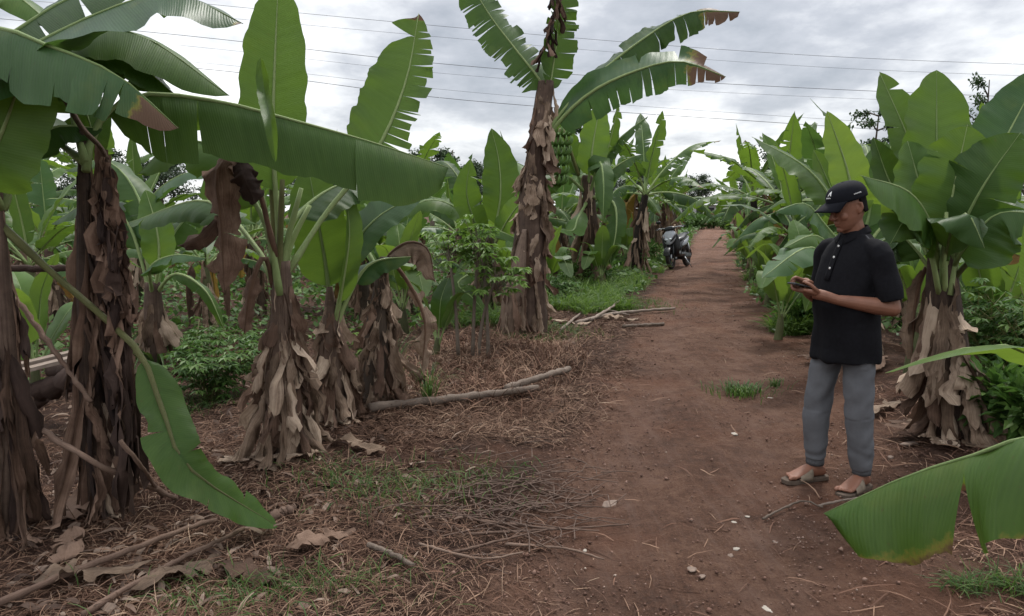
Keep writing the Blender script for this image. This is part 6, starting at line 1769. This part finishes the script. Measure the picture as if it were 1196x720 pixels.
# ------------------------------------------------------------------ white house and tin-roofed hut, far off
M_WALL = plain_mat('whitewashed_wall', (0.52, 0.53, 0.53), .9, .2, .12, 2)
M_ROOF = plain_mat('tin_roof', (0.30, 0.31, 0.32), .6, .4, .15, 3)
M_DARKW = plain_mat('window_opening', (0.03, 0.03, 0.035), .4, .5, .2, 3)
hc = P(806, 250, 84); hs = empty('house', (hc.x, 84, 0), rad(12), 'small white house with grey roof at the far end of the path', 'house')
m_ = MB(); m_.box((0, 0, 1.1), (4.6, 3.2, 2.2)); m_.build('wall', M_WALL, hs, smooth=False)
m_ = MB(); b_ = [m_.add(q) for q in ((-2.6, -1.9, 2.15), (2.6, -1.9, 2.15), (2.6, 1.9, 2.15), (-2.6, 1.9, 2.15), (-2.5, 0, 2.75), (2.5, 0, 2.75))]
for f in ((0, 1, 5, 4), (2, 3, 4, 5), (1, 2, 5), (3, 0, 4), (3, 2, 1, 0)): m_.f.append(tuple(b_[i] for i in f))
m_.build('roof', M_ROOF, hs, smooth=False)
for x in (-1.3, .3): m_ = MB(); m_.box((x, -1.61, 1.25), (.7, .06, .8)); m_.build('window', M_DARKW, hs, smooth=False)
m_ = MB(); m_.box((1.6, -1.61, .95), (.8, .06, 1.85)); m_.build('door', M_DARKW, hs, smooth=False)
hc = P(655, 250, 38); ht = empty('hut', (hc.x, 38, 0), rad(-15), 'pale tin-roofed hut peeping through right of the tallest banana stem', 'hut')
m_ = MB(); m_.box((0, 0, .8), (1.8, 1.6, 1.6)); m_.build('wall', M_WOOD, ht, smooth=False)
m_ = MB(); m_.box((0, -.5, 1.75), (2.3, 1.4, .05), Matrix.Rotation(rad(22), 3, 'X')); m_.box((0, .62, 1.76), (2.3, 1.2, .05), Matrix.Rotation(rad(-22), 3, 'X')); m_.build('roof', M_WALL, ht, smooth=False)

# ------------------------------------------------------------------ power lines
M_WIRE = plain_mat('cable', (0.06, 0.062, 0.068), .6, .4, .1, 5)
for i, (p_, r, lab) in enumerate([
    (((-200, -45), (273, 8), (900, 62), (1400, 82)), .020, 'topmost power cable crossing the sky'), (((-200, -20), (273, 22), (900, 75), (1400, 96)), .014, 'second power cable from the top, fainter'),
    (((-200, 5), (198, 40), (540, 77), (900, 101), (1400, 122)), .026, 'third power cable from the top, darkest of the upper ones'), (((-200, 20), (198, 52), (540, 88), (900, 111), (1400, 130)), .013, 'fourth power cable from the top, thin'),
    (((-200, 40), (240, 74), (540, 107), (900, 135), (1400, 166)), .014, 'fifth power cable from the top, thin, just above the lowest'), (((-200, 46), (240, 81), (540, 117), (900, 143), (1400, 176)), .027, 'lowest power cable crossing the sky')]):
    m_ = MB(); m_.tube(spline([P(x, y, 60) for x, y in p_], 40), [r * .75] * 40, 5)
    o = m_.build('power_line', M_WIRE, None); tag(o, lab, 'power line', 'power cables crossing the sky')

# ------------------------------------------------------------------ logs, poles, planks, sticks
def stick(name, pts, r0, r1, label, mat=None, cat=None, n=22, seed=0, group=None, seg=8, knots=True):
    q = spline(pts, n); rg = random.Random(seed + 5)
    o0 = q[0].copy()
    R = [(r0 + (r1 - r0) * i / (n - 1)) * (1 + (rg.uniform(-.17, .20) if knots else 0)) for i in range(n)]
    q = [p - o0 + V((rg.uniform(-1, 1), rg.uniform(-1, 1), rg.uniform(-.4, .4))) * r0 * .42 for p in q]
    mm = MB(); mm.tube(q, R, seg)
    o = mm.build(name, mat or M_POLE, None, loc=o0)
    return tag(o, label, cat or name.replace('_', ' '), group)
def g(px, py, z=0.0): return G(px, py) + V((0, 0, z))
stick('fallen_log', [g(430, 484, .05), g(520, 474, .05), g(628, 462, .06)], .032, .026, 'long grey fallen log lying in the straw left of the path', M_WOOD, 'log', seed=1)
stick('fallen_log', [g(590, 467, .09), g(630, 456, .11), g(666, 442, .09)], .032, .028, 'short pale log resting against the end of the long grey log', M_WOOD, 'log', seed=2)
stick('dead_branch', [g(672, 381, .04), g(720, 371, .06), g(788, 364, .05)], .03, .02, 'long dead branch across the grass left of the path', M_WOOD, 'branch', seed=3)
stick('dead_branch', [g(690, 378, .05), g(710, 370, .10), g(728, 356, .12)], .025, .012, 'forked dead branch pointing up and right by the path', M_WOOD, 'branch', seed=4)
stick('dead_branch', [g(728, 384, .03), g(775, 381, .03)], .022, .02, 'short straight dead branch at the path edge', M_WOOD, 'branch', seed=5)
stick('dead_branch', [g(655, 388, .03), g(690, 365, .06), g(735, 372, .05)], .02, .012, 'crooked dead branch among the grass tufts', M_WOOD, 'branch', seed=6)
stick('dry_stalk', [g(-10, 715, .03), g(90, 680, .05), g(190, 640, .05), g(252, 616, .04)], .016, .012, 'longer dry stalk lying at the lower left corner', None, 'stalk', seed=7)
stick('dry_stalk', [g(95, 728, .03), g(180, 680, .04), g(285, 627, .04)], .013, .010, 'dry stalk lying below the longer one at the lower left', None, 'stalk', seed=8)
stick('dry_stalk', [g(318, 610, .03), g(346, 598, .03)], .024, .022, 'thick stalk stub poking out behind the hanging leaf tip', None, 'stalk', seed=9)
stick('dry_stalk', [PE(18, 348, .15), PE(60, 405, .1), P(106, 470, dA - .12)], .013, .011, 'thin dry stalk leaning between the two dark left stems', None, 'stalk', seed=10)
stick('dry_stalk', [P(26, 488, dE + .1), P(110, 540, dA - .25), g(206, 588, .03)], .015, .013, 'dry stalk slanting down across the dark wrapped stem', None, 'stalk', seed=11)
stick('dry_stalk', [P(140, 515, dA - .25), P(165, 545, dA - .2), g(190, 585, .02)], .010, .008, 'short thin stalk crossing beside the dark wrapped stem', None, 'stalk', seed=12)
stick('pale_stick', [g(430, 641, .02), g(455, 652, .025), g(482, 665, .02)], .014, .010, 'pale broken stick lying on the straw near the path', M_WOOD, 'stick', seed=13)
stick('pole', [P(-30, 312, 4.3), P(40, 314, 4.35), P(110, 312, 4.4)], .022, .020, 'dark horizontal pole tied behind the two dark left stems', DRY['dark'], 'pole', seed=14)
stick('log_support', [P(10, 478, 5.2), P(60, 452, 5.1), P(112, 430, 5.0)], .075, .07, 'dark log under the grey planks at left', DRY['dark'], 'log', seed=15)
stick('log_support', [P(60, 432, 5.8), P(110, 432, 5.5), P(150, 438, 5.3)], .06, .055, 'dark log end behind the grey planks at left', DRY['dark'], 'log', seed=16)
def plank(a, b, w, label):
    a, b = V(a), V(b); d = (b - a); L = d.length; d.normalize(); s = V((-d.y, d.x, 0)).normalized(); n = d.cross(s) * -1
    mm = MB(); rows = []; rg = random.Random(int(w * 1000)); k = 12
    for i in range(k + 1):
        p = d * L * i / k; j = rg.uniform(-.004, .004); e = rg.uniform(-.012, .0) if i in (0, k) else 0
        rows.append([p + s * (w / 2 + j) + n * .012, p - s * (w / 2 + j) + n * .012, p - s * (w / 2) - n * .012, p + s * (w / 2) - n * .012])
    uv = [[(L * i / k, q * w) for q in (0, 1, 1.2, 2.2)] for i in range(k + 1)]
    bse = mm.grid(rows, uv, close=True); mm.f.append((bse + 3, bse + 2, bse + 1, bse)); e = bse + 4 * k; mm.f.append((e, e + 1, e + 2, e + 3))
    o = mm.build('plank', M_WOOD, None, smooth=False, loc=a); return tag(o, label, 'plank', 'grey planks at the left edge')
plank(P(-60, 455, 5.0), P(94, 416, 5.2), .17, 'nearer of two weathered grey planks at the left edge')
plank(P(-60, 446, 5.2), P(84, 412, 5.42), .16, 'farther of two weathered grey planks at the left edge')
# twigs raked together at the path edge
rg = random.Random(21)
tw = [((545, 628), (640, 626), (735, 622)), ((590, 640), (660, 648), (705, 664)), ((560, 612), (620, 622), (700, 630)), ((520, 600), (600, 628), (640, 650)), ((600, 590), (640, 605), (680, 598)), ((530, 650), (580, 640), (640, 628)), ((490, 640), (560, 660), (610, 656)), ((630, 575), (670, 590), (700, 582)), ((955, 595), (990, 590), (1030, 588)), ((890, 610), (935, 592), (960, 602))]
lb = ['longest straight dark twig at the left path edge', 'thin curved twig reaching onto the bare path', 'dark twig just above the longest one', 'twig slanting through the straw towards the path', 'short twig at the top of the twig pile', 'twig crossing the longest one from below', 'crooked twig nearest the camera at the path edge', 'small twig by the pale flat stone', 'pale root-like twig in front of the feet of the man', 'thin pale twig on the path left of the feet of the man']
for i, (q, l_) in enumerate(zip(tw, lb)):
    stick('twig', [g(x, y, .018 + .012 * k) for k, (x, y) in enumerate(q)], .007, .004, l_, M_POLE if i < 8 else M_WOOD, 'twig', seed=30 + i, seg=6, group='twigs at the path edges')
M_TWIG = fibre_mat('dark_twig', [(0.3, (0.06, 0.04, 0.032)), (0.7, (0.17, 0.115, 0.09))], 14, .85, 0, 20)
mm = MB()
for i in range(260):
    a, b = rg.gauss(0, 1), rg.gauss(0, 1)
    c = g(590 + a * 62 , 588 + b * 26, .012 + rg.uniform(0, .035)); th = rg.gauss(.2, 1.1); l_ = rg.uniform(.06, .28)
    d = V((math.cos(th), math.sin(th), rg.uniform(-.12, .12))) * l_ * .5; bend = V((rg.uniform(-1, 1), rg.uniform(-1, 1), rg.uniform(0, .5))) * l_ * .10
    mm.tube([c - d, c + bend, c + d], [.0035, .003, .002], 4, caps=False)
tag(mm.build('twig_litter', M_TWIG, None), 'pile of dark dry twigs raked to the left path edge', 'twigs', kind='stuff')
# pale bits on the path
M_PALE = plain_mat('pale_scrap', (0.33, 0.29, 0.245), .8, .3, .2, 20)
M_STONE = plain_mat('pale_stone', (0.19, 0.14, 0.112), .9, .3, .25, 14, bump=.3)
def stone(px, py, s, lab, mat, flat=.45, name='pale_stone', cat='stone', long=1.4):
    s *= .72
    rg = random.Random(px); mm = MB(); mm.ellipsoid((0, 0, 0), (s * long, s, s * flat), Matrix.Rotation(rg.uniform(0, 3), 3, 'Z'), 12, 8)
    mm.v = [tuple(V(q) * (1 + .5 * mnoise.noise(V(q) * 1.6 / s + V((px * 1.37, py * .71, 0))) + .2 * mnoise.noise(V(q) * 5 / s + V((px, py, 3))))) for q in mm.v]
    tag(mm.build(name, mat, None, loc=g(px, py, s * flat * .5 + .004)), lab, cat, 'pale bits lying on the dirt path')
stone(712, 590, .045, 'flat pale slab at the left edge of the path by the twigs', M_STONE, .25, 'flat_stone', long=2.2)
stone(858, 508, .028, 'pale flat scrap in the middle of the path beyond the man', M_PALE, .2, 'leaf_scrap', 'scrap', 2.0)
stone(857, 612, .016, 'small whitish pebble left of the twig by the feet', M_PALE); stone(860, 643, .017, 'brightest white pebble on the path near the camera', M_PALE); stone(853, 651, .018, 'dull pebble beside the brightest white one', M_STONE)
stone(873, 605, .014, 'small pale pebble right of the whitish one', M_PALE); stone(808, 667, .026, 'pale crumbled stone nearest the camera on the path', M_STONE, .3); stone(820, 675, .02, 'smaller crumbled stone beside the nearest one', M_STONE, .3)
stone(683, 645, .015, 'small pale chip at the left path edge near the twig tip', M_PALE); stone(1040, 536, .024, 'pale pebble behind the heel of the man', M_STONE, .6); stone(905, 635, .016, 'dull pebble right of the brightest white pebble', M_STONE)
stone(900, 466, .02, 'pale fleck by the lone grass tuft', M_PALE, .3, 'leaf_scrap', 'scrap', 2.0); stone(882, 350, .03, 'pale fleck on the right path edge far beyond the man', M_PALE, .4, 'leaf_scrap', 'scrap', 2.0); stone(895, 713, .02, 'pale fleck at the bottom edge of the path', M_PALE, .25, 'leaf_scrap', 'scrap', 2.4)
stone(1062, 520, .05, 'pale dry scrap on the bank under the large banana skirt', M_STONE, .25, 'leaf_scrap', 'scrap', 2.0)

# dead banana leaves fallen on the ground
for i, (px, py, th, L, w, mt, lab) in enumerate([
    (30, 690, .3, .5, .10, 'tan', 'curled dead leaf on the ground in the lower left corner'), (75, 665, 2.0, .4, .08, 'brown', 'dead leaf beside the longer dry stalk at lower left'), (150, 700, .9, .4, .07, 'tan', 'pale dead leaf between the two dry stalks at lower left'),
    (250, 665, -.4, .35, .07, 'brown', 'dead leaf below the end of the long dry stalk'), (60, 620, 1.2, .5, .10, 'brown', 'broad dead leaf at the foot of the left edge stem'), (290, 545, .2, .45, .08, 'tan', 'dead leaf at the foot of the tan skirted stem'),
    (230, 560, 2.4, .4, .08, 'brown', 'dead leaf behind the hanging green leaf'), (385, 520, -.3, .4, .07, 'tan', 'dead leaf just right of the tan skirted stem foot'), (380, 470, .1, .3, .08, 'tan', 'pale crumpled scrap at the left end of the long grey log'),
    (330, 650, .6, .35, .06, 'brown', 'dead leaf near the pale broken stick'), (1010, 490, .5, .4, .06, 'tan', 'dead leaf on the right bank behind the legs of the man'), (1050, 500, -.4, .35, .06, 'tan', 'dead leaf on the bank below the large banana skirt'),
    (700, 372, .2, .6, .10, 'tan', 'pale dead leaf under the long dead branch by the path'), (640, 376, .1, .6, .10, 'tan', 'pale dead leaf strip right of the tallest stem foot'), (1020, 440, 1.0, .5, .08, 'brown', 'brown dead leaf on the bank behind the trousers of the man')]):
    p0 = g(px, py, .02)
    d = V((math.cos(th), math.sin(th), 0)); rg = random.Random(i)
    mid = lambda t, h: (lambda q: V((q.x, q.y, float(gz(q.x, q.y)) + h)))(V((p0.x, p0.y, 0)) + d * L * t)
    hold = empty('tmp', p0)
    o = leaf(hold, [mid(0, .03), mid(.35, .05), mid(.7, .03), mid(1, .035)], w, normal=(rg.uniform(-.3, .3), rg.uniform(-.3, .3), 1), blade=.05, fl=(.5, -.9), fr=(.4, -.8), cuts=3, segvar=.5, seed=700 + i, drymat=DRY[mt], rib='brown', name='fallen_leaf', crumple=.035, wav=.3, n=22, m=5, mrib=False)
    o.parent = None; o.location = p0; bpy.data.objects.remove(hold)
    tag(o, lab, 'dead leaf', 'dead banana leaves lying on the ground')
